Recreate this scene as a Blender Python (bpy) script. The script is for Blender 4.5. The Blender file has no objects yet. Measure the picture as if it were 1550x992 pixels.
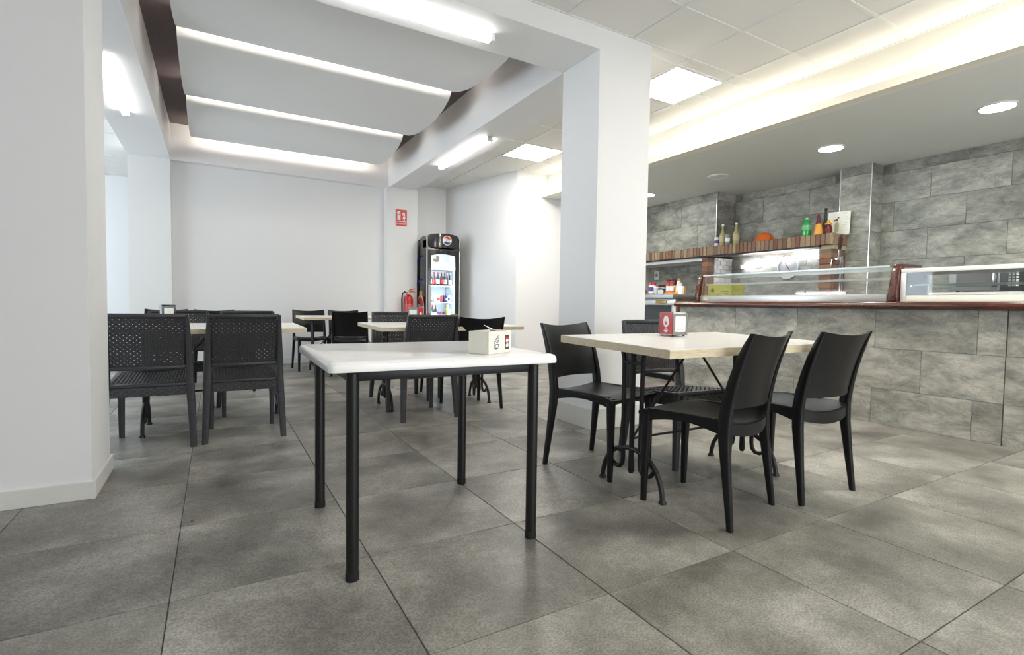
import bpy, bmesh, math, random
from mathutils import Vector, Matrix
random.seed(7)
PI = math.pi
SC = bpy.context.scene
COL = SC.collection

# ------------------------------------------------------------------ camera
def set_camera():
    pitch, yaw, roll = (math.radians(a) for a in (-2.43, 29.99, 0.85))
    f = Vector((math.sin(yaw) * math.cos(pitch), math.cos(yaw) * math.cos(pitch), math.sin(pitch)))
    r0 = Vector((math.cos(yaw), -math.sin(yaw), 0))
    u0 = r0.cross(f)
    r = r0 * math.cos(roll) + u0 * math.sin(roll)
    u = -r0 * math.sin(roll) + u0 * math.cos(roll)
    cam = bpy.data.cameras.new('camera')
    cam.sensor_fit = 'HORIZONTAL'
    cam.sensor_width = 36.0
    cam.lens = 778.9 * 36.0 / 1550.0
    cam.clip_start = 0.05
    o = bpy.data.objects.new('camera', cam)
    m = Matrix((r, u, -f)).transposed().to_4x4()
    m.translation = Vector((0, 0, 0.92))
    o.matrix_world = m
    COL.objects.link(o)
    SC.camera = o
set_camera()

# ------------------------------------------------------------------ world, lights, exposure
W = bpy.data.worlds.new('daylight')
SC.world = W
W.use_nodes = True
W.node_tree.nodes['Background'].inputs[0].default_value = (0.86, 0.93, 1.0, 1)
W.node_tree.nodes['Background'].inputs[1].default_value = 0.15
SC.view_settings.view_transform = 'Standard'
SC.view_settings.look = 'None'
SC.view_settings.gamma = 1.0
SC.view_settings.use_curve_mapping = False
SC.view_settings.exposure = 1.56
E_PANEL = 13.0      # ceiling panels
E_TUBE = 6.0       # surface linear lights
E_COVE = 3.6       # cove strip above the counter
E_SAIL = 8.5       # strips hidden behind the sails
E_DOWN = 26.0      # kitchen downlights
E_HOOD = 11.0      # tube inside the hood
E_FRIDGE = 20.0

def area(name, loc, aim, sx, sy, power, col):
    l = bpy.data.lights.new(name, 'AREA')
    l.shape = 'RECTANGLE'
    l.size, l.size_y, l.energy, l.color = sx, sy, power, col
    o = bpy.data.objects.new(name, l)
    o.location = loc
    o.rotation_euler = (Vector(aim) - Vector(loc)).to_track_quat('-Z', 'Y').to_euler()
    COL.objects.link(o)
    return o
area('front_ceiling_fill', (3.0, -3.3, 1.2), (3.2, 2.2, 2.8), 4.6, 2.2, 46, (0.93, 0.97, 1.0))  # unseen fill light, placed and tilted up to brighten the tiled ceiling
area('side_window_daylight', (-4.4, 7.6, 1.6), (0, 7.6, 1.5), 4.5, 2.4, 70, (0.80, 0.91, 1.0))

# ------------------------------------------------------------------ node helpers
def lin(c):
    c = c / 255.0
    return c / 12.92 if c <= 0.04045 else ((c + 0.055) / 1.055) ** 2.4
def rgb(r, g, b):
    return (lin(r), lin(g), lin(b), 1.0)
MATS = {}
def new_mat(name):
    m = bpy.data.materials.new(name)
    m.use_nodes = True
    MATS[name] = m
    return m, m.node_tree, m.node_tree.nodes['Principled BSDF']
def node(nt, kind, **kw):
    n = nt.nodes.new(kind)
    for k, v in kw.items():
        if k.startswith('i_'):
            key = k[2:]
            n.inputs[int(key) if key.isdigit() else key.replace('_', ' ')].default_value = v
        else:
            setattr(n, k, v)
    return n
def plain(name, col, rough=0.5, metal=0.0, bump=0.0, bscale=60.0, var=0.0, coat=0.0, spec=0.5, trans=0.0):
    """one colour with faint procedural mottling and relief"""
    m, nt, b = new_mat(name)
    b.inputs['Roughness'].default_value = rough
    b.inputs['Metallic'].default_value = metal
    b.inputs['Coat Weight'].default_value = coat
    b.inputs['Specular IOR Level'].default_value = spec
    b.inputs['Transmission Weight'].default_value = trans
    tc = node(nt, 'ShaderNodeTexCoord')
    nz = node(nt, 'ShaderNodeTexNoise', i_Scale=bscale, i_Detail=3.0)
    nt.links.new(tc.outputs['Object'], nz.inputs['Vector'])
    mx = node(nt, 'ShaderNodeMix', data_type='RGBA')
    v = max(var, 0.02)
    mx.inputs[6].default_value = [c * (1 - v) for c in col[:3]] + [1]
    mx.inputs[7].default_value = [min(1, c * (1 + v)) for c in col[:3]] + [1]
    nt.links.new(nz.outputs['Fac'], mx.inputs[0])
    nt.links.new(mx.outputs[2], b.inputs['Base Color'])
    if bump:
        bp = node(nt, 'ShaderNodeBump', i_Strength=bump, i_Distance=0.002)
        nt.links.new(nz.outputs['Fac'], bp.inputs['Height'])
        nt.links.new(bp.outputs[0], b.inputs['Normal'])
    return m
def glow(name, col, strength):
    m, nt, b = new_mat(name)
    b.inputs['Base Color'].default_value = (0.8, 0.8, 0.8, 1)
    b.inputs['Emission Color'].default_value = col
    b.inputs['Emission Strength'].default_value = strength
    return m
def glass(name, tint=(0.985, 0.995, 0.99, 1), refl=0.12):
    m, nt, b = new_mat(name)
    nt.nodes.remove(b)
    out = nt.nodes['Material Output']
    t = node(nt, 'ShaderNodeBsdfTransparent')
    t.inputs[0].default_value = tint
    g = node(nt, 'ShaderNodeBsdfGlossy')
    g.inputs[0].default_value = (1, 1, 1, 1)
    g.inputs['Roughness'].default_value = 0.03
    fr = node(nt, 'ShaderNodeFresnel', i_IOR=1.45)
    mu = node(nt, 'ShaderNodeMath', operation='MULTIPLY')
    mu.inputs[1].default_value = refl / 0.12
    mx = node(nt, 'ShaderNodeMixShader')
    nt.links.new(fr.outputs[0], mu.inputs[0])
    nt.links.new(mu.outputs[0], mx.inputs[0])
    nt.links.new(t.outputs[0], mx.inputs[1])
    nt.links.new(g.outputs[0], mx.inputs[2])
    nt.links.new(mx.outputs[0], out.inputs['Surface'])
    return m
def ramp(nt, stops):
    r = node(nt, 'ShaderNodeValToRGB')
    e = r.color_ramp.elements
    while len(e) < len(stops):
        e.new(0.5)
    for k, (p, c) in zip(e, stops):
        k.position = p
        k.color = c
    return r
def piece_coords(nt, spread=37.0):
    """object coordinates shifted by the piece's own random number"""
    tc = node(nt, 'ShaderNodeTexCoord')
    oi = node(nt, 'ShaderNodeObjectInfo')
    mu = node(nt, 'ShaderNodeVectorMath', operation='SCALE')
    mu.inputs[0].default_value = (1.0, 1.7, 2.3)
    sc = node(nt, 'ShaderNodeMath', operation='MULTIPLY')
    sc.inputs[1].default_value = spread
    nt.links.new(oi.outputs['Random'], sc.inputs[0])
    nt.links.new(sc.outputs[0], mu.inputs['Scale'])
    ad = node(nt, 'ShaderNodeVectorMath', operation='ADD')
    nt.links.new(tc.outputs['Object'], ad.inputs[0])
    nt.links.new(mu.outputs[0], ad.inputs[1])
    return ad.outputs[0], oi.outputs['Random']

def floor_tile_mat():
    m, nt, b = new_mat('grey_cement_tile')
    co, rnd = piece_coords(nt)
    big = node(nt, 'ShaderNodeTexNoise', i_Scale=2.6, i_Detail=5.0, i_Roughness=0.55, i_Distortion=0.15)
    fine = node(nt, 'ShaderNodeTexNoise', i_Scale=150.0, i_Detail=2.0)
    mid = node(nt, 'ShaderNodeTexNoise', i_Scale=22.0, i_Detail=4.0, i_Roughness=0.7)
    for n in (big, fine, mid):
        nt.links.new(co, n.inputs['Vector'])
    r = ramp(nt, [(0.30, rgb(94, 91, 86)), (0.50, rgb(132, 129, 121)), (0.70, rgb(168, 165, 157))])
    nt.links.new(big.outputs['Fac'], r.inputs[0])
    r2 = ramp(nt, [(0.36, (0.45, 0.45, 0.45, 1)), (0.5, (1, 1, 1, 1)), (0.66, (1.5, 1.5, 1.5, 1))])
    nt.links.new(fine.outputs['Fac'], r2.inputs[0])
    r3 = ramp(nt, [(0.3, (0.78, 0.78, 0.78, 1)), (0.7, (1.2, 1.2, 1.2, 1))])
    nt.links.new(mid.outputs['Fac'], r3.inputs[0])
    m1 = node(nt, 'ShaderNodeMix', data_type='RGBA', blend_type='MULTIPLY')
    m1.inputs[0].default_value = 0.5
    nt.links.new(r.outputs[0], m1.inputs[6]); nt.links.new(r2.outputs[0], m1.inputs[7])
    m2 = node(nt, 'ShaderNodeMix', data_type='RGBA', blend_type='MULTIPLY')
    m2.inputs[0].default_value = 0.8
    nt.links.new(m1.outputs[2], m2.inputs[6]); nt.links.new(r3.outputs[0], m2.inputs[7])
    nt.links.new(m2.outputs[2], b.inputs['Base Color'])
    rr = node(nt, 'ShaderNodeMapRange')
    rr.inputs[3].default_value = 0.30; rr.inputs[4].default_value = 0.52
    nt.links.new(mid.outputs['Fac'], rr.inputs[0])
    nt.links.new(rr.outputs[0], b.inputs['Roughness'])
    bp = node(nt, 'ShaderNodeBump', i_Strength=0.12, i_Distance=0.002)
    nt.links.new(fine.outputs['Fac'], bp.inputs['Height'])
    nt.links.new(bp.outputs[0], b.inputs['Normal'])
    return m
def slate_mat():
    m, nt, b = new_mat('veined_grey_slate')
    co, rnd = piece_coords(nt)
    mp = node(nt, 'ShaderNodeMapping')
    mp.inputs['Rotation'].default_value = (math.radians(38), 0, 0)
    mp.inputs['Scale'].default_value = (1.0, 1.0, 2.1)
    nt.links.new(co, mp.inputs['Vector'])
    big = node(nt, 'ShaderNodeTexNoise', i_Scale=3.0, i_Detail=9.0, i_Roughness=0.70, i_Distortion=0.35)
    vein = node(nt, 'ShaderNodeTexNoise', i_Scale=3.2, i_Detail=8.0, i_Roughness=0.72, i_Distortion=0.5)
    for n in (big, vein):
        nt.links.new(mp.outputs[0], n.inputs['Vector'])
    r = ramp(nt, [(0.28, rgb(104, 105, 99)), (0.44, rgb(146, 145, 137)), (0.58, rgb(180, 177, 167)), (0.75, rgb(212, 208, 198))])
    nt.links.new(big.outputs['Fac'], r.inputs[0])
    r2 = ramp(nt, [(0.46, (1, 1, 1, 1)), (0.495, (0.55, 0.54, 0.52, 1)), (0.53, (1, 1, 1, 1))])
    nt.links.new(vein.outputs['Fac'], r2.inputs[0])
    mx = node(nt, 'ShaderNodeMix', data_type='RGBA', blend_type='MULTIPLY')
    mx.inputs[0].default_value = 0.55
    nt.links.new(r.outputs[0], mx.inputs[6]); nt.links.new(r2.outputs[0], mx.inputs[7])
    tone = node(nt, 'ShaderNodeMapRange')
    tone.inputs[3].default_value = 0.76; tone.inputs[4].default_value = 1.12
    nt.links.new(rnd, tone.inputs[0])
    mt = node(nt, 'ShaderNodeVectorMath', operation='SCALE')
    nt.links.new(mx.outputs[2], mt.inputs[0]); nt.links.new(tone.outputs[0], mt.inputs['Scale'])
    nt.links.new(mt.outputs[0], b.inputs['Base Color'])
    b.inputs['Roughness'].default_value = 0.42
    bp = node(nt, 'ShaderNodeBump', i_Strength=0.25, i_Distance=0.004)
    nt.links.new(big.outputs['Fac'], bp.inputs['Height'])
    nt.links.new(bp.outputs[0], b.inputs['Normal'])
    return m
def brick_mat(name, stops, rough=0.8):
    m, nt, b = new_mat(name)
    co, rnd = piece_coords(nt)
    r = ramp(nt, stops)
    nt.links.new(rnd, r.inputs[0])
    nz = node(nt, 'ShaderNodeTexNoise', i_Scale=45.0, i_Detail=4.0)
    nt.links.new(co, nz.inputs['Vector'])
    r2 = ramp(nt, [(0.3, (0.75, 0.75, 0.75, 1)), (0.7, (1.1, 1.1, 1.1, 1))])
    nt.links.new(nz.outputs['Fac'], r2.inputs[0])
    mx = node(nt, 'ShaderNodeMix', data_type='RGBA', blend_type='MULTIPLY')
    mx.inputs[0].default_value = 0.8
    nt.links.new(r.outputs[0], mx.inputs[6]); nt.links.new(r2.outputs[0], mx.inputs[7])
    nt.links.new(mx.outputs[2], b.inputs['Base Color'])
    b.inputs['Roughness'].default_value = rough
    bp = node(nt, 'ShaderNodeBump', i_Strength=0.4, i_Distance=0.003)
    nt.links.new(nz.outputs['Fac'], bp.inputs['Height'])
    nt.links.new(bp.outputs[0], b.inputs['Normal'])
    return m
def wood_mat(name, dark, light, scale, rough, axis_scale, coat=0.0):
    m, nt, b = new_mat(name)
    tc = node(nt, 'ShaderNodeTexCoord')
    mp = node(nt, 'ShaderNodeMapping')
    mp.inputs['Scale'].default_value = axis_scale
    nt.links.new(tc.outputs['Object'], mp.inputs['Vector'])
    nz = node(nt, 'ShaderNodeTexNoise', i_Scale=scale, i_Detail=6.0, i_Roughness=0.6, i_Distortion=0.4)
    nt.links.new(mp.outputs[0], nz.inputs['Vector'])
    r = ramp(nt, [(0.32, dark), (0.68, light)])
    nt.links.new(nz.outputs['Fac'], r.inputs[0])
    nt.links.new(r.outputs[0], b.inputs['Base Color'])
    b.inputs['Roughness'].default_value = rough
    b.inputs['Coat Weight'].default_value = coat
    return m

wall_m = plain('white_wall_paint', (0.86, 0.86, 0.86, 1), 0.62, bump=0.06, bscale=140, var=0.015)
beam_m = plain('white_plaster', (0.86, 0.86, 0.86, 1), 0.55, bump=0.03, bscale=90, var=0.01)
dark_ceiling_m = plain('mauve_brown_paint', rgb(112, 98, 98), 0.8, bump=0.1, bscale=12, var=0.10)
grey_ceiling_m = plain('pale_grey_paint', rgb(228, 229, 223), 0.6, bump=0.03, var=0.02, bscale=8)
sail_m = plain('white_sail_laminate', (0.88, 0.89, 0.89, 1), 0.55, var=0.01)
ctile_m = plain('mineral_ceiling_tile', rgb(240, 238, 233), 0.85, bump=0.25, bscale=260, var=0.03)
tee_m = plain('white_enamel', rgb(236, 236, 234), 0.4)
base_m = plain('cream_skirting', rgb(226, 225, 220), 0.35, var=0.04, bscale=14)
grout_m = plain('dark_grout', rgb(92, 88, 82), 0.9, bump=0.2, bscale=90)
wgrout_m = plain('grey_grout', rgb(128, 127, 121), 0.9, bump=0.2, bscale=90)
mortar_m = plain('pale_mortar', rgb(120, 108, 94), 0.95, bump=0.4, bscale=70, var=0.1)
wmortar_m = plain('white_mortar', rgb(206, 204, 200), 0.95, bump=0.4, bscale=70)
tile_m = floor_tile_mat()
slate_m = slate_mat()
red_brick_m = brick_mat('red_brick', [(0.0, rgb(118, 72, 58)), (0.35, rgb(140, 94, 74)), (0.7, rgb(154, 120, 94)), (1.0, rgb(104, 82, 70))])
cap_brick_m = brick_mat('sandy_brick', [(0.0, rgb(128, 88, 72)), (0.3, rgb(150, 122, 98)), (0.6, rgb(172, 152, 124)), (0.8, rgb(120, 94, 80)), (1.0, rgb(156, 130, 108))])
white_brick_m = brick_mat('whitewashed_brick', [(0.0, rgb(222, 218, 214)), (1.0, rgb(238, 236, 233))])
plastic_m = plain('black_polypropylene', rgb(20, 20, 21), 0.36, bump=0.05, bscale=400, var=0.05, spec=0.34)
wicker_m = plain('charcoal_resin', rgb(52, 52, 55), 0.42, bump=0.15, bscale=300, var=0.08)
iron_m = plain('black_cast_iron', rgb(26, 26, 27), 0.5, bump=0.2, bscale=160)
blackmetal_m = plain('black_powder_coat', rgb(20, 20, 21), 0.38, bump=0.05, bscale=200)
rubber_m = plain('black_rubber', rgb(16, 16, 16), 0.8)
whitetop_m = plain('white_gloss_laminate', rgb(250, 249, 247), 0.24, var=0.012, bscale=9, coat=0.3)
oaktop_m = wood_mat('whitened_oak_laminate', rgb(232, 229, 222), rgb(247, 245, 241), 9.0, 0.28, (1.2, 9, 9))
oakedge_m = wood_mat('pale_oak_edge', rgb(200, 184, 148), rgb(228, 216, 188), 14.0, 0.45, (1.2, 9, 14))
mahog_m = wood_mat('mahogany', rgb(52, 20, 13), rgb(96, 42, 26), 7.0, 0.25, (6, 0.8, 6), coat=0.5)
brown_wood_m = wood_mat('brown_plywood', rgb(96, 66, 44), rgb(138, 102, 72), 7.0, 0.5, (6, 6, 0.8))
steel_m = plain('brushed_steel', rgb(160, 161, 160), 0.38, metal=0.8, bump=0.05, bscale=220)
chrome_m = plain('chrome', rgb(205, 206, 208), 0.12, metal=1.0)
alu_m = plain('satin_aluminium', rgb(205, 206, 204), 0.35, metal=0.7)
trimsteel_m = plain('polished_trim', rgb(225, 226, 224), 0.25, metal=0.6)
red_m = plain('red_enamel', rgb(186, 32, 34), 0.3, coat=0.3)
white_m = plain('white_plastic', rgb(238, 238, 236), 0.35)
paper_m = plain('paper', rgb(244, 243, 238), 0.8, bump=0.1, bscale=60)
cream_m = plain('cream_acrylic', rgb(243, 240, 228), 0.3, var=0.04, bscale=18)
black_m = plain('gloss_black', rgb(14, 14, 16), 0.16, coat=0.4)
darkglass_m = plain('dark_glass', rgb(58, 64, 68), 0.12, coat=0.5)
mwglass_m = plain('smoked_door_glass', rgb(92, 90, 94), 0.25)
clear_m = glass('clear_glass')
frost_m = glass('cooler_door_glass', (0.95, 0.98, 1.0, 1), 0.08)
glassedge_m = plain('green_glass_edge', rgb(120, 176, 160), 0.15, coat=0.3)
fridgewhite_m = plain('cooler_liner', rgb(226, 234, 240), 0.4)
blue_m = plain('deep_blue_print', rgb(28, 34, 110), 0.4)
lblue_m = plain('violet_blue_print', rgb(70, 76, 168), 0.4)
purple_m = plain('purple_print', rgb(96, 70, 150), 0.4)
cola_m = plain('dark_cola', rgb(38, 18, 14), 0.12, coat=0.5)
yellow_m = plain('yellow_print', rgb(226, 178, 60), 0.45)
lime_m = plain('lime_card', rgb(236, 226, 66), 0.45, var=0.04)
orange_m = plain('orange_fabric', rgb(206, 98, 30), 0.8, bump=0.5, bscale=40, var=0.12)
green_m = plain('green_bottle', rgb(44, 156, 72), 0.15, coat=0.5)
paleliq_m = plain('pale_yellow_liquor', rgb(176, 168, 118), 0.12, coat=0.5, var=0.06)
maroon_m = plain('maroon_plastic', rgb(100, 26, 34), 0.35)
amber_m = plain('amber_plastic', rgb(226, 160, 62), 0.4)
orangewood_m = plain('orange_crate', rgb(214, 150, 72), 0.6)
sauce_m = plain('cream_sauce', rgb(236, 226, 200), 0.4)
spice_m = plain('paprika_spice', rgb(176, 92, 70), 0.6)
smoke_m = plain('dark_smoked_plastic', rgb(40, 46, 48), 0.3)
inkblue_m = plain('ink_blue_print', rgb(84, 92, 130), 0.6)
signred_m = plain('sign_red', rgb(206, 56, 46), 0.4)
greyprint_m = plain('grey_print', rgb(150, 152, 150), 0.6)
brass_m = plain('brass', rgb(200, 178, 116), 0.35, metal=0.5)
panel_glow = glow('panel_light', (1.0, 0.955, 0.87, 1), E_PANEL)
tube_glow = glow('linear_light', (1.0, 0.985, 0.97, 1), E_TUBE)
cove_glow = glow('cove_light', (1.0, 0.96, 0.87, 1), E_COVE)
sail_glow = glow('warm_strip', (1.0, 0.90, 0.78, 1), E_SAIL)
down_glow = glow('downlight', (0.93, 1.0, 0.93, 1), E_DOWN)
hood_glow = glow('hood_tube', (0.88, 0.93, 1.0, 1), E_HOOD)
fridge_glow = glow('cooler_strip', (0.86, 0.94, 1.0, 1), E_FRIDGE)

# ------------------------------------------------------------------ mesh helpers
class MB:
    """gathers shapes that make ONE mesh"""
    def __init__(s):
        s.v, s.f, s.m = [], [], []
        s.mi = 0
    def add(s, vs, fs):
        n = len(s.v)
        s.v += [tuple(p) for p in vs]
        for f in fs:
            s.f.append(tuple(i + n for i in f)); s.m.append(s.mi)
        return s
    def box(s, a, b):
        x0, y0, z0 = a; x1, y1, z1 = b
        return s.add([(x0, y0, z0), (x1, y0, z0), (x1, y1, z0), (x0, y1, z0), (x0, y0, z1), (x1, y0, z1), (x1, y1, z1), (x0, y1, z1)],
                     [(0, 3, 2, 1), (4, 5, 6, 7), (0, 1, 5, 4), (1, 2, 6, 5), (2, 3, 7, 6), (3, 0, 4, 7)])
    def cbox(s, c, d):
        return s.box([c[i] - d[i] / 2 for i in range(3)], [c[i] + d[i] / 2 for i in range(3)])
    def loft(s, rings, cap=True, close=False):
        n = len(rings[0]); vs = [p for r in rings for p in r]; fs = []
        k = len(rings)
        for i in range(k if close else k - 1):
            a, b = i * n, ((i + 1) % k) * n
            for j in range(n):
                fs.append((a + j, a + (j + 1) % n, b + (j + 1) % n, b + j))
        if cap and not close:
            fs.append(tuple(range(n))[::-1]); fs.append(tuple((k - 1) * n + j for j in range(n)))
        return s.add(vs, fs)
    def lathe(s, prof, c=(0, 0, 0), n=16):
        rings = [[(c[0] + r * math.cos(2 * PI * j / n), c[1] + r * math.sin(2 * PI * j / n), c[2] + z) for j in range(n)] for r, z in prof]
        return s.loft(rings)
    def cyl(s, p, q, r0, r1=None, n=12):
        r1 = r0 if r1 is None else r1
        return s.tube([p, q], [r0, r1], n)
    def tube(s, pts, r, n=8):
        pts = [Vector(p) for p in pts]
        rs = r if isinstance(r, (list, tuple)) else [r] * len(pts)
        rings = []
        up = None
        for i, p in enumerate(pts):
            t = (pts[min(i + 1, len(pts) - 1)] - pts[max(i - 1, 0)]).normalized()
            if up is None:
                up = Vector((0, 0, 1)) if abs(t.z) < 0.9 else Vector((1, 0, 0))
            a = t.cross(up).normalized()
            b = a.cross(t).normalized()
            up = b
            rings.append([tuple(p + (a * math.cos(2 * PI * j / n) + b * math.sin(2 * PI * j / n)) * rs[i]) for j in range(n)])
        return s.loft(rings)
    def prism(s, poly, axis, a, b):
        """polygon of 2-tuples extruded along an axis (0,1,2) from a to b"""
        def P(p, t):
            q = list(p); q.insert(axis, t); return tuple(q)
        return s.loft([[P(p, a) for p in poly], [P(p, b) for p in poly]])
    def grid(s, fn, nu, nv, flip=False):
        vs = [fn(i / nu, j / nv) for j in range(nv + 1) for i in range(nu + 1)]
        fs = []
        for j in range(nv):
            for i in range(nu):
                a = j * (nu + 1) + i
                q = (a, a + 1, a + nu + 2, a + nu + 1)
                fs.append(q[::-1] if flip else q)
        return s.add(vs, fs)
    def shell(s, fn, nu, nv, off):
        """closed sheet: fn(u,v)->point, off(u,v)->thickness vector"""
        nn = (nu + 1) * (nv + 1)
        top = [Vector(fn(i / nu, j / nv)) for j in range(nv + 1) for i in range(nu + 1)]
        bot = [p + Vector(off(i / nu, j / nv)) for p, (j, i) in zip(top, [(j, i) for j in range(nv + 1) for i in range(nu + 1)])]
        fs = []
        for j in range(nv):
            for i in range(nu):
                a = j * (nu + 1) + i
                fs.append((a, a + 1, a + nu + 2, a + nu + 1))
                fs.append((nn + a, nn + a + nu + 1, nn + a + nu + 2, nn + a + 1))
        rim = [i for i in range(nu + 1)] + [j * (nu + 1) + nu for j in range(1, nv + 1)] + [nv * (nu + 1) + i for i in range(nu - 1, -1, -1)] + [j * (nu + 1) for j in range(nv - 1, 0, -1)]
        for k in range(len(rim)):
            a, b = rim[k], rim[(k + 1) % len(rim)]
            fs.append((b, a, nn + a, nn + b))
        return s.add(top + bot, fs)
    def mesh(s, name, mats, bevel=0.0, seg=2, smooth=True, angle=40):
        me = bpy.data.meshes.new(name)
        me.from_pydata(s.v, [], s.f)
        mats = mats if isinstance(mats, (list, tuple)) else [mats]
        for m in mats:
            me.materials.append(m)
        if len(mats) > 1:
            me.polygons.foreach_set('material_index', s.m)
        bm = bmesh.new(); bm.from_mesh(me)
        bmesh.ops.recalc_face_normals(bm, faces=bm.faces)
        if bevel:
            es = [e for e in bm.edges if len(e.link_faces) == 2 and e.calc_face_angle(0) > math.radians(35)]
            bmesh.ops.bevel(bm, geom=es, offset=bevel, segments=seg, affect='EDGES', profile=0.5, clamp_overlap=True)
        bm.to_mesh(me); bm.free()
        if smooth:
            me.shade_smooth()
            me.set_sharp_from_angle(angle=math.radians(angle))
        return me
    def obj(s, name, mats, parent=None, **kw):
        return link(name, s.mesh(name, mats, **kw), parent)
def link(name, me, parent=None, loc=None, rot=None):
    o = bpy.data.objects.new(name, me)
    COL.objects.link(o)
    if loc is not None: o.location = loc
    if rot is not None: o.rotation_euler = rot
    if parent is not None: o.parent = parent
    return o
def tag(o, label, cat, group=None):
    o['label'] = label; o['category'] = cat
    if group: o['group'] = group
    return o
def thing(name, label, cat, loc=(0, 0, 0), rz=0.0, group=None):
    o = bpy.data.objects.new(name, None)
    o.empty_display_size = 0.1
    COL.objects.link(o)
    o.location = loc; o.rotation_euler = (0, 0, rz)
    return tag(o, label, cat, group)
def struct(name, mb, m, parent=None, **kw):
    kw.setdefault('smooth', False)
    o = mb.obj(name, m, parent, **kw)
    if parent is None: o['kind'] = 'structure'
    return o
def stuff(o):
    o['kind'] = 'stuff'; return o
def copy_tree(o, parent=None):
    c = o.copy(); COL.objects.link(c); c.parent = parent
    for ch in list(o.children): copy_tree(ch, c)
    return c
CACHE = {}
def box_piece(name, lo, hi, m, parent, bevel=0.0015, seg=1):
    """a small block; alike blocks share one mesh"""
    d = tuple(round(hi[i] - lo[i], 4) for i in range(3))
    key = (d, m.name, bevel, seg)
    if key not in CACHE:
        CACHE[key] = MB().cbox((0, 0, 0), d).mesh(name, m, bevel=bevel, seg=seg, smooth=False)
    return link(name, CACHE[key], parent, loc=[(lo[i] + hi[i]) / 2 for i in range(3)])
def arc(cx, cy, r, a0, a1, n):
    return [(cx + r * math.cos(math.radians(a0 + (a1 - a0) * i / n)), cy + r * math.sin(math.radians(a0 + (a1 - a0) * i / n))) for i in range(n + 1)]
def rrect(x0, y0, x1, y1, r, n=3):
    return arc(x1 - r, y1 - r, r, 0, 90, n) + arc(x0 + r, y1 - r, r, 90, 180, n) + arc(x0 + r, y0 + r, r, 180, 270, n) + arc(x1 - r, y0 + r, r, 270, 360, n)
def text(name, body, size, m, parent, loc, rot, extrude=0.0006, sx=1.0):
    c = bpy.data.curves.new(name, 'FONT')
    c.body = body; c.size = size; c.extrude = extrude
    c.align_x = 'CENTER'; c.align_y = 'CENTER'
    c.materials.append(m)
    tmp = bpy.data.objects.new(name + '_curve', c)
    me = bpy.data.meshes.new_from_object(tmp)
    me.name = name
    bpy.data.objects.remove(tmp)
    o = bpy.data.objects.new(name, me)
    COL.objects.link(o)
    o.location = loc; o.rotation_euler = rot; o.scale = (sx, 1, 1)
    o.parent = parent
    return o

# ================================================================== THE SETTING
ZC = 2.95       # tiled ceiling
ZB = 2.79       # underside of the beams
ZW = 3.27       # dark ceiling of the recess
ZK = 2.60       # kitchen ceiling

floor = struct('floor', MB().box((-4.6, -3.6, -0.08), (6.9, 10.9, -0.004)), grout_m)
TX, TY, X0, Y0 = 0.6092, 0.6045, -0.1295, 1.240
tile_me = MB().cbox((0, 0, -0.006), (TX - 0.0034, TY - 0.0034, 0.012)).mesh('floor_tile', tile_m, bevel=0.0015, seg=1, smooth=False)
for i in range(-4, 11):
    for j in range(-4, 15):
        if (i > 8 and j > 9) or (i < -1 and j < 0): continue
        link('floor_tile', tile_me, floor, loc=(X0 + (i + .5) * TX, Y0 + (j + .5) * TY, 0),
             rot=(0, 0, random.choice((0, PI))))

struct('wall_back', MB().box((-0.5, 8.36, 0), (2.45, 8.5, ZW)), wall_m)
struct('wall_niche', MB().box((2.80, 8.54, 0), (3.6, 8.68, ZC + .05)), wall_m)
struct('wall_angled', MB().prism([(3.54, 8.56), (3.96, 6.76), (4.12, 6.80), (3.70, 8.68)], 2, 0, ZC + .05), wall_m)
struct('wall_service', MB().box((3.96, 6.76, 0), (6.9, 6.90, ZC + .05)), wall_m)
struct('wall_left', MB().box((-4.72, -3.6, 0), (-4.6, 10.9, ZC + .05)), wall_m)
struct('wall_far', MB().box((-4.6, 10.65, 0), (-0.5, 10.8, ZC + .05)), wall_m)
struct('pillar_left', MB().box((-1.3, 3.0, 0), (-0.5, 3.47, ZW)), wall_m)
struct('pillar_far', MB().box((-0.96, 8.25, 0), (-0.5, 8.75, ZB)), wall_m)
struct('pillar_back', MB().box((2.39, 8.2, 0), (2.9, 8.56, ZB)), wall_m)
struct('column_right', MB().box((2.435, 3.0, 0), (2.94, 3.456, ZW)), wall_m)
struct('beam_front', MB().box((-0.5, 3.0, ZB), (2.435, 3.456, ZW)), beam_m)
struct('beam_right', MB().box((2.43, 3.456, ZB), (2.87, 8.56, ZW)), beam_m)
struct('beam_left', MB().box((-0.96, 3.47, ZB), (-0.5, 8.75, ZW)), beam_m)
struct('beam_back', MB().box((-0.5, 8.25, ZB), (2.43, 8.36, ZW)), beam_m)
struct('ceiling_recess', MB().box((-0.96, 3.0, ZW), (2.94, 8.56, ZW + .05)), dark_ceiling_m)

def baseboard(side, pts, h=0.082, t=0.014):
    """skirting that follows a plan line; outside lies to the right of the line's direction"""
    mb = MB()
    for (x0, y0), (x1, y1) in zip(pts[:-1], pts[1:]):
        d = Vector((x1 - x0, y1 - y0)); n = Vector((d.y, -d.x)).normalized() * t
        e = d.normalized() * t
        mb.loft([[(x0 - 0 * e.x, y0, 0), (x0 + n.x, y0 + n.y, 0), (x0 + n.x, y0 + n.y, h), (x0, y0, h)],
                 [(x1 + e.x, y1 + e.y, 0), (x1 + e.x + n.x, y1 + e.y + n.y, 0), (x1 + e.x + n.x, y1 + e.y + n.y, h), (x1 + e.x, y1 + e.y, h)]])
    return struct('baseboard_' + side, mb, base_m, bevel=0.002, seg=1)
baseboard('left', [(-1.3, 3.0), (-0.5, 3.0), (-0.5, 3.47), (-1.3, 3.47)])
baseboard('column', [(2.435, 3.456), (2.435, 3.0), (2.94, 3.0), (2.94, 3.456)], h=0.155, t=0.018)
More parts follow.
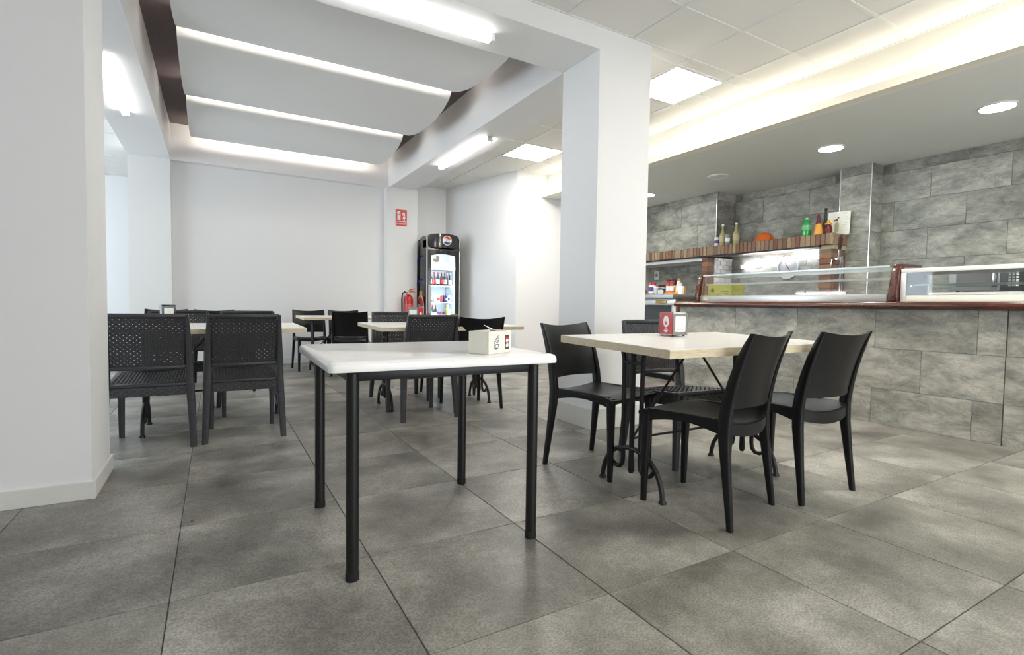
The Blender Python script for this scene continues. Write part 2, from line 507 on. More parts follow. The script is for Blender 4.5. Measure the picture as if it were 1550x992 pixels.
baseboard('back', [(-0.5, 8.36), (2.39, 8.36)])
baseboard('pillar', [(2.39, 8.36), (2.39, 8.2), (2.9, 8.2)])
baseboard('angled', [(3.54, 8.54), (3.96, 6.76)])
baseboard('service', [(3.96, 6.76), (4.9, 6.76)])

# tiled ceiling
ceiling = struct('ceiling', MB().box((-1.3, -3.5, ZC + .05), (4.485, 3.0, ZC + .09)).box((2.94, 3.0, ZC + .05), (4.485, 3.456, ZC + .09)).box((2.87, 3.456, ZC + .05), (4.485, 8.6, ZC + .09)).box((-4.6, 3.0, ZC + .05), (-0.96, 10.7, ZC + .09)), ctile_m)
LX = [3.975 - .61 * k for k in range(14, -1, -1)] + [4.485]
LY = [3.13 + .61 * k for k in range(-11, 14)]
LIGHTS = [(3.67, 3.435), (3.67, 5.875), (3.67, 0.995), (1.23, -1.445), (3.67, -1.445)]
def tile_rect(x0, y0, x1, y1):
    xs = [x0] + [x for x in LX if x0 + .03 < x < x1 - .03] + [x1]
    ys = [y0] + [y for y in LY if y0 + .03 < y < y1 - .03] + [y1]
    for a, b in zip(xs[:-1], xs[1:]):
        for c, d in zip(ys[:-1], ys[1:]):
            if any(abs((a + b) / 2 - lx) < .2 and abs((c + d) / 2 - ly) < .2 for lx, ly in LIGHTS): continue
            box_piece('ceiling_tile', (a + .004, c + .004, ZC + .003), (b - .004, d - .004, ZC + .018), ctile_m, ceiling, bevel=0)
    for x in xs:
        w = .012
        box_piece('tee_bar', (max(x0, x - w), y0, ZC - .004), (min(x1, x + w), y1, ZC + .006), tee_m, ceiling, bevel=0)
    for y in ys:
        box_piece('tee_bar', (x0, max(y0, y - .012), ZC - .003), (x1, min(y1, y + .012), ZC + .006), tee_m, ceiling, bevel=0)
tile_rect(0.0, -0.5, 4.485, 3.0)
tile_rect(2.94, 3.0, 4.485, 3.456)
tile_rect(2.87, 3.456, 4.485, 6.76)
tile_rect(2.87, 6.76, 4.0, 8.54)
tile_rect(-2.3, 5.5, -0.96, 10.65)

# soffit with the cove above the counter
struct('trim_1', MB().box((4.485, -3.5, ZK), (4.53, 6.76, ZC + .05)), plain('cream_fascia', rgb(240, 237, 226), 0.6, var=0.01), bevel=0)
struct('trim_2', MB().box((4.40, -3.5, ZK), (4.485, 6.76, ZK + .012)).box((4.40, -3.5, ZK + .012), (4.412, 6.76, ZK + .065)), plain('cream_cove_lip', rgb(238, 233, 216), 0.55, var=0.01))
struct('ceiling_kitchen', MB().box((4.53, -3.5, ZK), (6.9, 6.76, ZK + .05)), grey_ceiling_m)
cs = MB().box((4.432, -3.4, ZK + .014), (4.452, 6.7, ZK + .03)).obj('cove_light_strip', cove_glow, smooth=False)
tag(cs, 'warm white light strip lying in the cove above the counter', 'light')

# kitchen walls in slate tiles
kwall = struct('wall_kitchen', MB().box((6.71, -3.5, 0), (6.9, 6.76, ZK)), wgrout_m)
ROWS = [(0.84, 1.17), (1.17, 1.50), (1.50, 1.83), (1.83, 2.16), (2.16, 2.49), (2.49, ZK)]
OFF = [1.31, 1.64, 1.97, 2.30, 1.96, 2.30]
def tile_plane(parent, axis, at, thick, u0, u1, rows, offs, pitch=0.655):
    """slate tiles on a vertical plane: axis 0 faces -X, axis 1 faces -Y"""
    g = 0.0013
    for (z0, z1), o in zip(rows, offs):
        k = math.floor((u0 - o) / pitch)
        a = o + k * pitch
        while a < u1 - .01:
            p, q = max(a, u0), min(a + pitch, u1)
            if q - p > .012:
                lo, hi = ((at, p + g, z0 + g), (at + thick, q - g, z1 - g)) if axis == 0 else ((p + g, at, z0 + g), (q - g, at + thick, z1 - g))
                box_piece('slate_tile', lo, hi, slate_m, parent, bevel=0.0012)
            a += pitch
tile_plane(kwall, 0, 6.698, .012, 0.0, 6.76, ROWS, OFF)
kcol = struct('column_kitchen', MB().box((6.472, 3.092, 0), (6.71, 3.42, ZK)), wgrout_m)
tile_plane(kcol, 0, 6.46, .012, 3.084, 3.42, ROWS, [3.084] * 6)
tile_plane(kcol, 1, 3.08, .012, 6.462, 6.70, ROWS, [6.462] * 6)
for y in (3.078, 3.414):
    MB().box((6.452, y, 0.9), (6.464, y + .010, ZK)).obj('corner_trim', trimsteel_m, kcol, smooth=False)
kblk = struct('wall_hood', MB().box((6.292, 5.032, 1.80), (6.71, 6.76, ZK)), wgrout_m)
R2 = [(1.81, 1.83), (1.83, 2.16), (2.16, 2.49), (2.49, ZK)]
tile_plane(kblk, 0, 6.28, .012, 5.022, 6.76, R2, [5.2, 5.02 + .33, 5.02, 5.3])
tile_plane(kblk, 1, 5.02, .012, 6.28, 6.70, R2, [6.28] * 4)
MB().box((6.272, 5.012, 1.81), (6.284, 5.024, ZK)).obj('corner_trim', trimsteel_m, kblk, smooth=False)
struct('trim_3', MB().box((6.2, 5.17, 1.62), (6.698, 6.75, 1.665)), wall_m)

# counter front
ctr = struct('wall_counter', MB().box((4.702, -1.4, 0), (5.25, 4.22, 0.939)), wgrout_m)
CR = [(0.0, 0.29), (0.29, 0.62), (0.62, 0.938)]
tile_plane(ctr, 0, 4.69, .012, 1.355, 4.22, CR, [1.52, 1.84, 1.51])
tile_plane(ctr, 0, 4.69, .012, -1.4, 1.352, CR, [1.35 - .655, 1.35 - .33, 1.35 - .655])

# ------------------------------------------------------------------ sails and strips in the recess
PROF = [(0, 3.21), (.035, 3.11), (.09, 3.055), (.16, 3.025), (.26, 2.992), (.45, 2.960), (.70, 2.946), (.95, 2.955), (1.18, 2.985), (1.38, 3.03), (1.55, 3.085)]
for k, nm in enumerate(('nearest the front beam', 'middle of three', 'farthest, by the back wall')):
    y0 = 3.39 + 1.56 * k
    pts = []
    for a, b in zip(PROF[:-1], PROF[1:]):
        for t in (0, .5):
            pts.append((a[0] + (b[0] - a[0]) * t, a[1] + (b[1] - a[1]) * t))
    pts.append(PROF[-1])
    mb = MB()
    poly = [(y0 + a, b) for a, b in pts] + [(y0 + a, b + .012) for a, b in pts[::-1]]
    mb.prism(poly, 0, -0.25, 2.12)
    sail = thing('ceiling_sail', 'curved white ceiling sail hung in the recess, ' + nm, 'ceiling panel', (0, 0, 0), 0, 'curved ceiling sails')
    mb.obj('sail_sheet', sail_m, sail, bevel=0, angle=35)
    for x in (0.1, 1.7):
        MB().cyl((x, y0 + .7, 2.955), (x, y0 + .7, ZW), .004, n=6).obj('hanger', alu_m, sail)
    MB().box((-0.22, y0 + 1.448, 3.06), (2.09, y0 + 1.456, 3.160)).obj('strip_rail', alu_m, sail, smooth=False)
    MB().box((-0.22, y0 + 1.457, 3.128), (2.095, y0 + 1.480, 3.156)).obj('light_strip', sail_glow, sail, smooth=False)

# ------------------------------------------------------------------ lamps
def ceiling_panel(x, y, label):
    t = thing('ceiling_light', label, 'light', (x, y, ZC), 0, 'square panels in the tiled ceiling')
    f = MB()
    for a, b in (((-.297, -.297), (.297, -.283)), ((-.297, .283), (.297, .297)), ((-.297, -.283), (-.283, .283)), ((.283, -.283), (.297, .283))):
        f.box((a[0], a[1], -.006), (b[0], b[1], .012))
    f.obj('frame', white_m, t, smooth=False)
    MB().box((-.283, -.283, -.003), (.283, .283, .006)).obj('diffuser', panel_glow, t, smooth=False)
for (x, y), s in zip(LIGHTS, ('glowing square panel beside the white column', 'glowing square panel farther back, left of the column', 'square panel above the right side of the room', 'square panel by the shopfront, left row', 'square panel by the shopfront, right row')):
    ceiling_panel(x, y, s)
def linear_light(loc, rz, length, label):
    t = thing('linear_light', label, 'light', loc, rz, 'linear lights under the beams')
    h = length / 2
    MB().box((-h, -.020, -.012), (h, .020, 0)).obj('housing', white_m, t, bevel=.002, seg=1)
    MB().prism(rrect(-.030, -.046, .030, -.008, .012), 0, -h + .03, h - .03).obj('diffuser', tube_glow, t)
    for s in (-1, 1):
        MB().box((s * h - .03 if s > 0 else -h, -.033, -.049), (h if s > 0 else -h + .03, .033, 0)).obj('end_cap', white_m, t, bevel=.003, seg=1)
linear_light((2.655, 5.875, ZB), PI / 2, 1.46, 'slim linear light under the right beam')
linear_light((0.96, 3.25, ZB), 0, 1.46, 'slim linear light under the front beam, nearest the viewer')
linear_light((-0.75, 5.70, ZB), PI / 2, 1.46, 'slim linear light under the left beam')
def downlight(x, y, lit, label):
    t = thing('downlight', label, 'light', (x, y, ZK), 0, 'round lamps in the kitchen ceiling')
    MB().lathe([(.128, 0), (.128, -.008), (.115, -.014), (.108, -.010), (.108, 0)], n=28).obj('rim', white_m, t)
    MB().lathe([(.0, -.002), (.106, -.002), (.106, -.010), (.0, -.012)], n=28).obj('diffuser', down_glow if lit else white_m, t)
downlight(5.53, 3.04, True, 'lit round lamp in front of the slate column')
downlight(5.53, 1.73, True, 'lit round lamp nearest the right edge of the photo')
downlight(5.54, 4.43, False, 'unlit round white lamp over the brick mantel')
downlight(5.59, 5.72, True, 'small looking lit round lamp just beside the white column')
downlight(5.53, 0.42, True, 'unseen round lamp added for light beyond the right edge of the photo')  # outside the view, added to give the kitchen more light

# ================================================================== CHAIRS
def interp(tab, z):
    for a, b in zip(tab[:-1], tab[1:]):
        if z <= b[0]:
            t = (z - a[0]) / (b[0] - a[0])
            return [a[i] + (b[i] - a[i]) * t for i in range(1, len(a))]
    return list(tab[-1][1:])
def post_rings(tab, s, rad=.3):
    """rounded square rings along a post; tab rows: z, x, y, width, depth"""
    rings = []
    for z, x, y, w, d in tab:
        r = min(w, d) * rad
        rings.append([(s * x + px, y + py, z) for px, py in rrect(-w / 2, -d / 2, w / 2, d / 2, r, 2)])
    return rings

SB = [(0, .222, -.228, .026, .026), (.2, .213, -.204, .031, .036), (.36, .206, -.186, .036, .048), (.45, .204, -.184, .035, .052), (.53, .204, -.194, .030, .050), (.62, .205, -.214, .025, .044), (.70, .206, -.238, .021, .038), (.77, .207, -.264, .016, .030), (.822, .208, -.288, .010, .018)]
SBF = SB
def smooth_chair_parts(t):
    for s in (-1, 1):
        MB().loft(post_rings(SB, s)).obj('leg', plastic_m, t, angle=50)
    for s in (-1, 1):
        MB().loft(post_rings([(0, .190, .205, .026, .026), (.22, .188, .203, .033, .034), (.40, .184, .198, .042, .042), (.438, .182, .196, .046, .046)], s)).obj('leg', plastic_m, t, angle=50)
    # saddle seat with a lip that rolls over the front
    def seat(u, v):
        x = (u - .5) * (.40 + .025 * v)
        y = -.205 + .435 * v
        c = 1 - (2 * u - 1) ** 2
        z = .452 - .014 * c * math.sin(PI * min(1, v * 1.1)) - .02 * max(0, v - .82) / .18 - .022 * c * (1 - v) ** 2
        return (x, y - .030 * c * (1 - v) ** 2 + .012 * (1 - v), z)
    MB().shell(seat, 14, 14, lambda u, v: (0, 0, -.016)).obj('seat', plastic_m, t, angle=60)
    # arched rails under the seat
    for s in (-1, 1):
        rings = []
        for k in range(9):
            v = k / 8
            y = -.175 + .365 * v
            x = s * (.203 - .018 * v)
            zt = .448 + .004 * math.sin(PI * v)
            zb = .388 + .028 * math.sin(PI * v)
            rings.append([(x - .010, y, zb), (x + .010, y, zb), (x + .011, y, zt), (x - .010, y, zt)])
        MB().loft(rings).obj('seat_rail', plastic_m, t, angle=50)
    for y0, bow, zb0 in ((-.190, -.034, .392), (.205, .018, .405)):
        rings = []
        for k in range(11):
            u = k / 10 * 2 - 1
            c = 1 - u * u
            y = y0 + bow * c
            zt, zb = .440 - (.016 if bow < 0 else .010) * c, zb0 - (.022 * c if bow < 0 else -.012 * c)
            x = u * .195
            rings.append([(x, y - .009, zb), (x, y + .009, zb), (x, y + .009, zt), (x, y - .009, zt)])
        MB().loft(rings).obj('seat_rail', plastic_m, t, angle=50)
    # curved back panel, its top edge dipping in the middle
    def back(u, v):
        a = 2 * u - 1
        ztop = .804 + .018 * a * a
        z = .502 + (ztop - .502) * v
        x0, y0, w, d = interp(SBF, z)
        return (a * (x0 - .002), y0 + .008 - .052 * (1 - a * a) * (1 - .30 * v), z)
    MB().shell(back, 16, 12, lambda u, v: (0, -.013, 0)).obj('backrest', plastic_m, t, bevel=0, angle=60)

WB = [(0, .232, -.236, .036, .036), (.2, .224, -.216, .042, .044), (.40, .214, -.200, .046, .052), (.50, .213, -.204, .044, .050), (.62, .211, -.226, .034, .042), (.74, .208, -.254, .026, .034), (.835, .205, -.280, .019, .026)]
def weave(mb, fn, nrm, rows, cols, amp=.0035, gap=.16, th=.003):
    """flat strands run along u over and under ribs that run along v"""
    seg = cols * 2
    for r in range(rows):
        v0, v1 = (r + gap / 2) / rows, (r + 1 - gap / 2) / rows
        rings = []
        for k in range(seg + 1):
            u = k / seg
            w = amp * math.cos(PI * (k / 2 + r))
            n = Vector(nrm(u, (v0 + v1) / 2))
            a, b = Vector(fn(u, v0)) + n * w, Vector(fn(u, v1)) + n * w
            rings.append([tuple(a - n * th / 2), tuple(b - n * th / 2), tuple(b + n * th / 2), tuple(a + n * th / 2)])
        mb.loft(rings)
    for c in range(cols):
        u = (c + .5) / cols
        rings = []
        for k in range(9):
            v = k / 8
            p, n = Vector(fn(u, v)), Vector(nrm(u, v))
            q = Vector(fn(min(1, u + .004), v)) - Vector(fn(max(0, u - .004), v))
            q = q.normalized() * .0056
            rings.append([tuple(p - q - n * .0018), tuple(p + q - n * .0018), tuple(p + q + n * .0018), tuple(p - q + n * .0018)])
        mb.loft(rings)
    return mb
def wicker_chair_parts(t):
    for s in (-1, 1):
        leg = MB()
        leg.loft(post_rings(WB, s, .18)).obj('leg', wicker_m, t, angle=50)
        rib = MB()
        for k in range(27):                       # raised weave knots up the outer face of the leg
            z = .02 + k * .0145
            x, y, w, d = interp(WB, z)
            rib.box((s * x - w * .32, y - d / 2 - .003, z), (s * x + w * .32, y + d / 2 + .003, z + .0075))
        stuff(rib.obj('leg_ribbing', wicker_m, t, smooth=False))
    for s in (-1, 1):
        MB().loft(post_rings([(0, .198, .205, .030, .030), (.25, .198, .205, .036, .038), (.42, .196, .202, .044, .046), (.442, .196, .202, .046, .048)], s, .2)).obj('leg', wicker_m, t, angle=50)
    # frame and woven seat, falling towards the back
    def sz(y): return .408 + (y + .20) / .43 * .040
    fr = MB()
    for a, b in (((-.214, -.212), (.214, -.175)), ((-.214, .190), (.214, .232)), ((-.216, -.175), (-.178, .19)), ((.178, -.175), (.216, .19))):
        fr.loft([[(x, y, sz(y) + d) for x, d in ((a[0], -.020), (b[0], -.020), (b[0], 0), (a[0], 0))] for y in (a[1], b[1])])
    fr.obj('seat_frame', wicker_m, t, bevel=.004, seg=2)
    sf = lambda u, v: ((u - .5) * .37, -.178 + .372 * v, sz(-.178 + .372 * v) - .010 * (1 - (2 * u - 1) ** 2))
    stuff(weave(MB(), sf, lambda u, v: (0, 0, 1), 22, 20, .003, .10).obj('woven_seat', wicker_m, t, smooth=False))
    MB().shell(lambda u, v: (sf(u, v)[0], sf(u, v)[1], sf(u, v)[2] - .008), 8, 4, lambda u, v: (0, 0, -.006)).obj('seat_shell', wicker_m, t)
    # woven aprons
    ap = MB()
    for y, n in ((-.208, -1), (.226, 1)):
        h = sz(y) - .020
        ap.box((-.19, y - .005, h - .056), (.19, y + .005, h))
        weave(ap, lambda u, v, y=y, n=n, h=h: ((u - .5) * .37, y + n * .0085, h - .054 + .054 * v), lambda u, v, n=n: (0, n, 0), 4, 18, .003, .1)
    for s in (-1, 1):
        ap.loft([[(s * .206 + dx, y, sz(y) - .020 + dz) for dx, dz in ((-.006, -.056), (.006, -.056), (.006, 0), (-.006, 0))] for y in (-.19, .20)])
        weave(ap, lambda u, v, s=s: (s * .215, -.18 + .37 * u, sz(-.18 + .37 * u) - .074 + .054 * v), lambda u, v, s=s: (s, 0, 0), 4, 18, .003, .1)
    stuff(ap.obj('woven_apron', wicker_m, t, smooth=False))
    # back: rails and woven panel
    def bk(u, v, z0=.518, z1=.818):
        a = 2 * u - 1
        z = z0 + (z1 - z0) * v
        x0, y0, w, d = interp(WB, z)
        return (a * (x0 - .012), y0 - .030 * (1 - a * a), z)
    def bn(u, v):
        return Vector((.22 * (2 * u - 1), -1, -.25)).normalized()
    stuff(weave(MB(), bk, bn, 22, 24, .0036, .13).obj('woven_back', wicker_m, t, smooth=False))
    for z, h, th in ((.828, .026, .024), (.508, .026, .022)):
        rings = []
        for k in range(13):
            u = k / 12
            x, y, zz = bk(u, 0, z, z + .01)
            rings.append([(x * 1.05, y + py, z + pz) for py, pz in rrect(-th / 2, -h / 2, th / 2, h / 2, .007, 2)])
        MB().loft(rings).obj('back_rail', wicker_m, t, angle=50)
PROTO = {}
def chair(kind, x, y, deg, label, group):
    if kind not in PROTO:
        t = thing({'smooth': 'plastic_chair', 'wicker': 'wicker_chair'}[kind], label, 'chair')
        (smooth_chair_parts if kind == 'smooth' else wicker_chair_parts)(t)
        PROTO[kind] = t
    else:
        t = copy_tree(PROTO[kind])
    t.location = (x, y, 0); t.rotation_euler = (0, 0, math.radians(deg))
    return tag(t, label, 'chair', group)
G2 = 'chairs round the oak topped table on the right'
G3 = 'chairs round the table by the left pillar'
G4 = 'chairs round the middle table'
G5 = 'chairs round the table by the back wall'
G6 = 'chairs round the table hidden behind the left one'
chair('smooth', 2.00, 1.625, 13, 'smooth black plastic chair nearest the viewer, its back to us', G2)
chair('smooth', 2.605, 1.606, 0, 'smooth black plastic chair with its back to us, nearest the stone counter', G2)
chair('smooth', 1.93, 2.30, 194, 'smooth black plastic chair facing us at the left end of the oak topped table', G2)
chair('wicker', 2.462, 2.215, 176, 'charcoal wicker chair facing us behind the red napkin dispenser', G2)
chair('wicker', -0.352, 4.03, -1, 'charcoal wicker chair with its back to us, right beside the left pillar', G3)
chair('wicker', 0.168, 4.055, 0, 'charcoal wicker chair with its back to us, second from the left pillar', G3)
chair('wicker', -0.262, 4.88, 180, 'charcoal wicker chair facing us behind the black napkin holder', G3)
chair('wicker', 0.252, 4.87, 180, 'charcoal wicker chair facing us, its rail just above the second chair from the pillar', G3)
chair('wicker', 1.475, 4.09, 3, 'charcoal wicker chair with its back to us at the middle table', G4)
chair('smooth', 2.00, 4.24, -2, 'smooth black plastic chair with its back to us, right of the middle wicker chair', G4)
chair('wicker', 1.555, 4.82, 180, 'charcoal wicker chair facing us at the far side of the middle table', G4)
chair('smooth', 2.095, 4.92, 180, 'smooth black plastic chair facing us in front of the drinks cooler', G4)
chair('smooth', 1.152, 7.535, 180, 'smooth black plastic chair facing us, leftmost against the back wall', G5)
chair('smooth', 1.637, 7.535, 180, 'smooth black plastic chair facing us, second along the back wall', G5)
chair('smooth', 1.53, 6.83, -16, 'smooth black plastic chair turned away at the table by the back wall', G5)
chair('smooth', -0.49, 7.06, 182, 'smooth black plastic chair, only its rail shows left of the black napkin holder', G6)
chair('smooth', -0.01, 6.98, 180, 'smooth black plastic chair, its rail shows right of the black napkin holder', G6)
chair('smooth', 0.12, 6.12, 0, 'smooth black plastic chair, its rail shows highest above the left wicker chairs', G6)

# ================================================================== TABLES
def bistro_base(t, cx, cy, span, zt, half=.215):
    """two iron side frames joined by a rod, V braces up to the top"""
    for s in (-1, 1):
        x = cx + s * span / 2
        fr = MB().box((x - .018, cy - .17, zt - .006), (x + .018, cy + .17, zt))
        fr.tube([(x, cy - .06, zt - .085), (x, cy + .06, zt - .085)], .009)
        fo = fr.obj('side_frame', iron_m, t)
        for q in (-1, 1):
            P = [(x, cy + q * .125, zt - .004), (x, cy + q * .098, zt - .010), (x, cy + q * .078, zt - .03), (x, cy + q * .066, zt - .07), (x, cy + q * .062, .30), (x, cy + q * .060, .15),
                 (x, cy + q * .066, .118), (x, cy + q * .084, .100), (x, cy + q * .110, .098), (x, cy + q * .138, .110), (x, cy + q * .160, .135)]
            MB().tube(P, .0115).obj('upright', iron_m, fo)
        A = [(x, cy + half * k, z) for k, z in ((-1, .008), (-.98, .045), (-.92, .09), (-.80, .135), (-.62, .172), (-.38, .198), (-.12, .210), (.12, .210), (.38, .198), (.62, .172), (.80, .135), (.92, .09), (.98, .045), (1, .008))]
        ar = MB().tube(A, .0125)
        for q in (-1, 1):
            ar.lathe([(.019, 0), (.019, .010), (.012, .018)], (x, cy + q * half, 0), 10)
        ar.obj('foot_arch', iron_m, fo)
        MB().tube([(x, cy, zt - .05), (x, cy, .20), (x, cy, .10), (x, cy, .085)], [.012, .013, .017, .010]).lathe([(0, -.016), (.014, -.008), (.018, 0), (.014, .008), (0, .016)], (x, cy, zt - .04), 10).obj('center_bar', iron_m, fo)
    MB().tube([(cx - span / 2, cy, .262), (cx + span / 2, cy, .262)], .0065).obj('stretcher', iron_m, t)
    for s in (-1, 1):
        MB().tube([(cx + s * (span / 2 - .01), cy, .27), (cx + s * .035, cy, zt - .03), (cx + s * .02, cy, zt - .006), (cx + s * .004, cy, zt - .004)], .0065).obj('brace', iron_m, t)
def oak_top(t, x0, y0, x1, y1, zf, zb, th):
    """laminated board; the far edge sits a little higher than the near one"""
    mb = MB()
    def z(y): return zf + (zb - zf) * (y - y0) / (y1 - y0)
    vs = [(x, y, z(y) + d) for d in (-.002, 0) for x, y in ((x0, y0), (x1, y0), (x1, y1), (x0, y1))]
    mb.add(vs, [(0, 3, 2, 1), (4, 5, 6, 7), (0, 1, 5, 4), (1, 2, 6, 5), (2, 3, 7, 6), (3, 0, 4, 7)])
    mb.obj('tabletop', oaktop_m, t, smooth=False)
    eb = MB()
    vs = [(x, y, z(y) + d) for d in (-th, -.002) for x, y in ((x0, y0), (x1, y0), (x1, y1), (x0, y1))]
    eb.add(vs, [(0, 3, 2, 1), (4, 5, 6, 7), (0, 1, 5, 4), (1, 2, 6, 5), (2, 3, 7, 6), (3, 0, 4, 7)])
    o = eb.obj('board_edge', oakedge_m, t, smooth=False)
    o['label'] = 'pale oak coloured edge'
def oak_table(label, x0, y0, x1, y1, zf, zb, bx, by, span, th=.032):
    t = thing('bistro_table', label, 'table', (0, 0, 0), 0, 'whitened oak tables on iron bases')
    oak_top(t, x0, y0, x1, y1, zf, zb, th)
    bistro_base(t, bx, by, span, zf + (zb - zf) * (by - .17 - y0) / (y1 - y0) - th)
    return t
oak_table('whitened oak table on a black iron base carrying the red napkin dispenser', 1.53, 1.42, 2.72, 2.15, .757, .774, 2.245, 1.915, .87, .036)
oak_table('whitened oak table by the left pillar under the black napkin holder', -0.63, 3.97, 0.575, 4.72, .735, .748, 0.0, 4.40, .86)
oak_table('whitened oak table in the middle, behind the white table', 1.12, 3.98, 2.42, 4.74, .735, .748, 1.765, 4.49, .93)
oak_table('whitened oak table farthest back, close to the back wall', 0.945, 6.78, 2.14, 7.50, .737, .748, 1.55, 7.215, .87)
oak_table('whitened oak table hidden behind the two left wicker chairs', -0.66, 6.20, 0.36, 6.85, .730, .735, -0.15, 6.52, .75)

# white table in front
ft = thing('square_table', 'white glossy square table on four round black legs in front', 'table', (.735, 2.04, 0), math.radians(-1.2))
top = MB()
rings = []
for z, ins in ((.700, .006), (.702, 0), (.712, -.001), (.724, .001), (.731, .006), (.735, .016)):
    rings.append([(px, py, z) for px, py in rrect(-.425 + ins, -.40 + ins, .425 - ins, .40 - ins, .022, 5)])
top.loft(rings).obj('tabletop', whitetop_m, ft, angle=50)
for sx in (-1, 1):
    for sy in (-1, 1):
        lx, ly = sx * .345 + .005, sy * .348 + .012
        lg = MB().cyl((lx, ly, .02), (lx, ly, .690), .0215, n=20).obj('leg', blackmetal_m, ft)
        MB().lathe([(.0195, 0), (.0225, .002), (.0225, .026), (.0215, .028)], (lx, ly, 0), 20).obj('rubber_foot', rubber_m, lg)
for a, b in (((-.345, -.353), (.345, -.319)), ((-.345, .319), (.345, .353))):
    MB().box((a[0] + .005, a[1] + .012, .664), (b[0] + .005, b[1] + .012, .699)).obj('apron', blackmetal_m, ft, bevel=.003)
for x in (-.345, .345):
    MB().box((x - .012, -.319 + .012, .664), (x + .022, .319 + .012, .699)).obj('apron', blackmetal_m, ft, bevel=.003)

# ================================================================== ON THE TABLES
# white napkin box
nb = thing('napkin_box', 'cream acrylic napkin box printed with badges on the front table', 'napkin holder', (.9360, 1.790, .7352), math.radians(31))
w, d, h = .172, .090, .086
bx = MB()
for a, b in (((-w / 2, -d / 2, 0), (w / 2, -d / 2 + .004, h)), ((-w / 2, d / 2 - .004, 0), (w / 2, d / 2, h)), ((-w / 2, -d / 2 + .004, 0), (-w / 2 + .004, d / 2 - .004, h)), ((w / 2 - .004, -d / 2 + .004, 0), (w / 2, d / 2 - .004, h)),
             ((-w / 2 + .004, -d / 2 + .004, 0), (w / 2 - .004, d / 2 - .004, .004))):
    bx.box(a, b)
bx.obj('box_body', cream_m, nb, bevel=.0012, seg=1)
MB().shell(lambda u, v: ((u - .5) * (w - .012), (v - .5) * (d - .012), h - .006 + .004 * math.sin(PI * u)), 8, 3, lambda u, v: (0, 0, -.004)).obj('napkins', paper_m, nb)
MB().shell(lambda u, v: (-.010 + .050 * u - .012 * v, -.012 + .03 * v, h - .004 + (.026 * math.cos(PI / 2 * u)) * (.35 + .65 * v)), 8, 4, lambda u, v: (0, .0006, -.0006)).obj('napkin_tip', paper_m, nb)
yf = -d / 2
badge = MB()
cx0, cz0, rr = -.030, .036, .021
badge.prism([(cx0 + rr * math.cos(math.radians(a)), cz0 + rr * math.sin(math.radians(a))) for a in range(180, 361, 15)], 1, yf - .0006, yf + .0002)
badge.obj('round_badge', inkblue_m, nb, smooth=False)
wb = MB()
for k in (-1, 0, 1):
    wb.prism(rrect(cx0 + k * .010 - .0036, cz0 - .014, cx0 + k * .010 + .0036, cz0 - .003, .002), 1, yf - .0009, yf - .0005)
wb.obj('badge_figure', cream_m, nb, smooth=False)
sw = MB()
for k, (a, l) in enumerate(((.0415, .020), (.048, .024), (.0545, .019), (.060, .015), (.066, .010))):
    sw.prism([(cx0 - l + .004 * k, a - .004), (cx0 + l * .8 + .002 * k, a + .002), (cx0 + l * .8 + .002 * k, a + .0045), (cx0 - l + .004 * k, a - .0015)], 1, yf - .0006, yf + .0002)
sw.obj('badge_script', inkblue_m, nb, smooth=False)
MB().prism(rrect(.036, .012, .070, .068, .002), 1, yf - .0006, yf + .0002).obj('sticker', plain('dark_violet_print', rgb(78, 66, 96), .5), nb, smooth=False)
MB().prism(rrect(.042, .053, .064, .060, .001), 1, yf - .0009, yf - .0005).obj('sticker_band', signred_m, nb, smooth=False)
MB().prism(rrect(.043, .022, .063, .051, .001), 1, yf - .0009, yf - .0005).obj('sticker_field', paper_m, nb, smooth=False)
text('sticker_lettering', 'KPI', .016, plain('plum_print', rgb(96, 60, 84), .5), nb, (.053, yf - .0011, .036), (PI / 2, 0, 0), .0003)

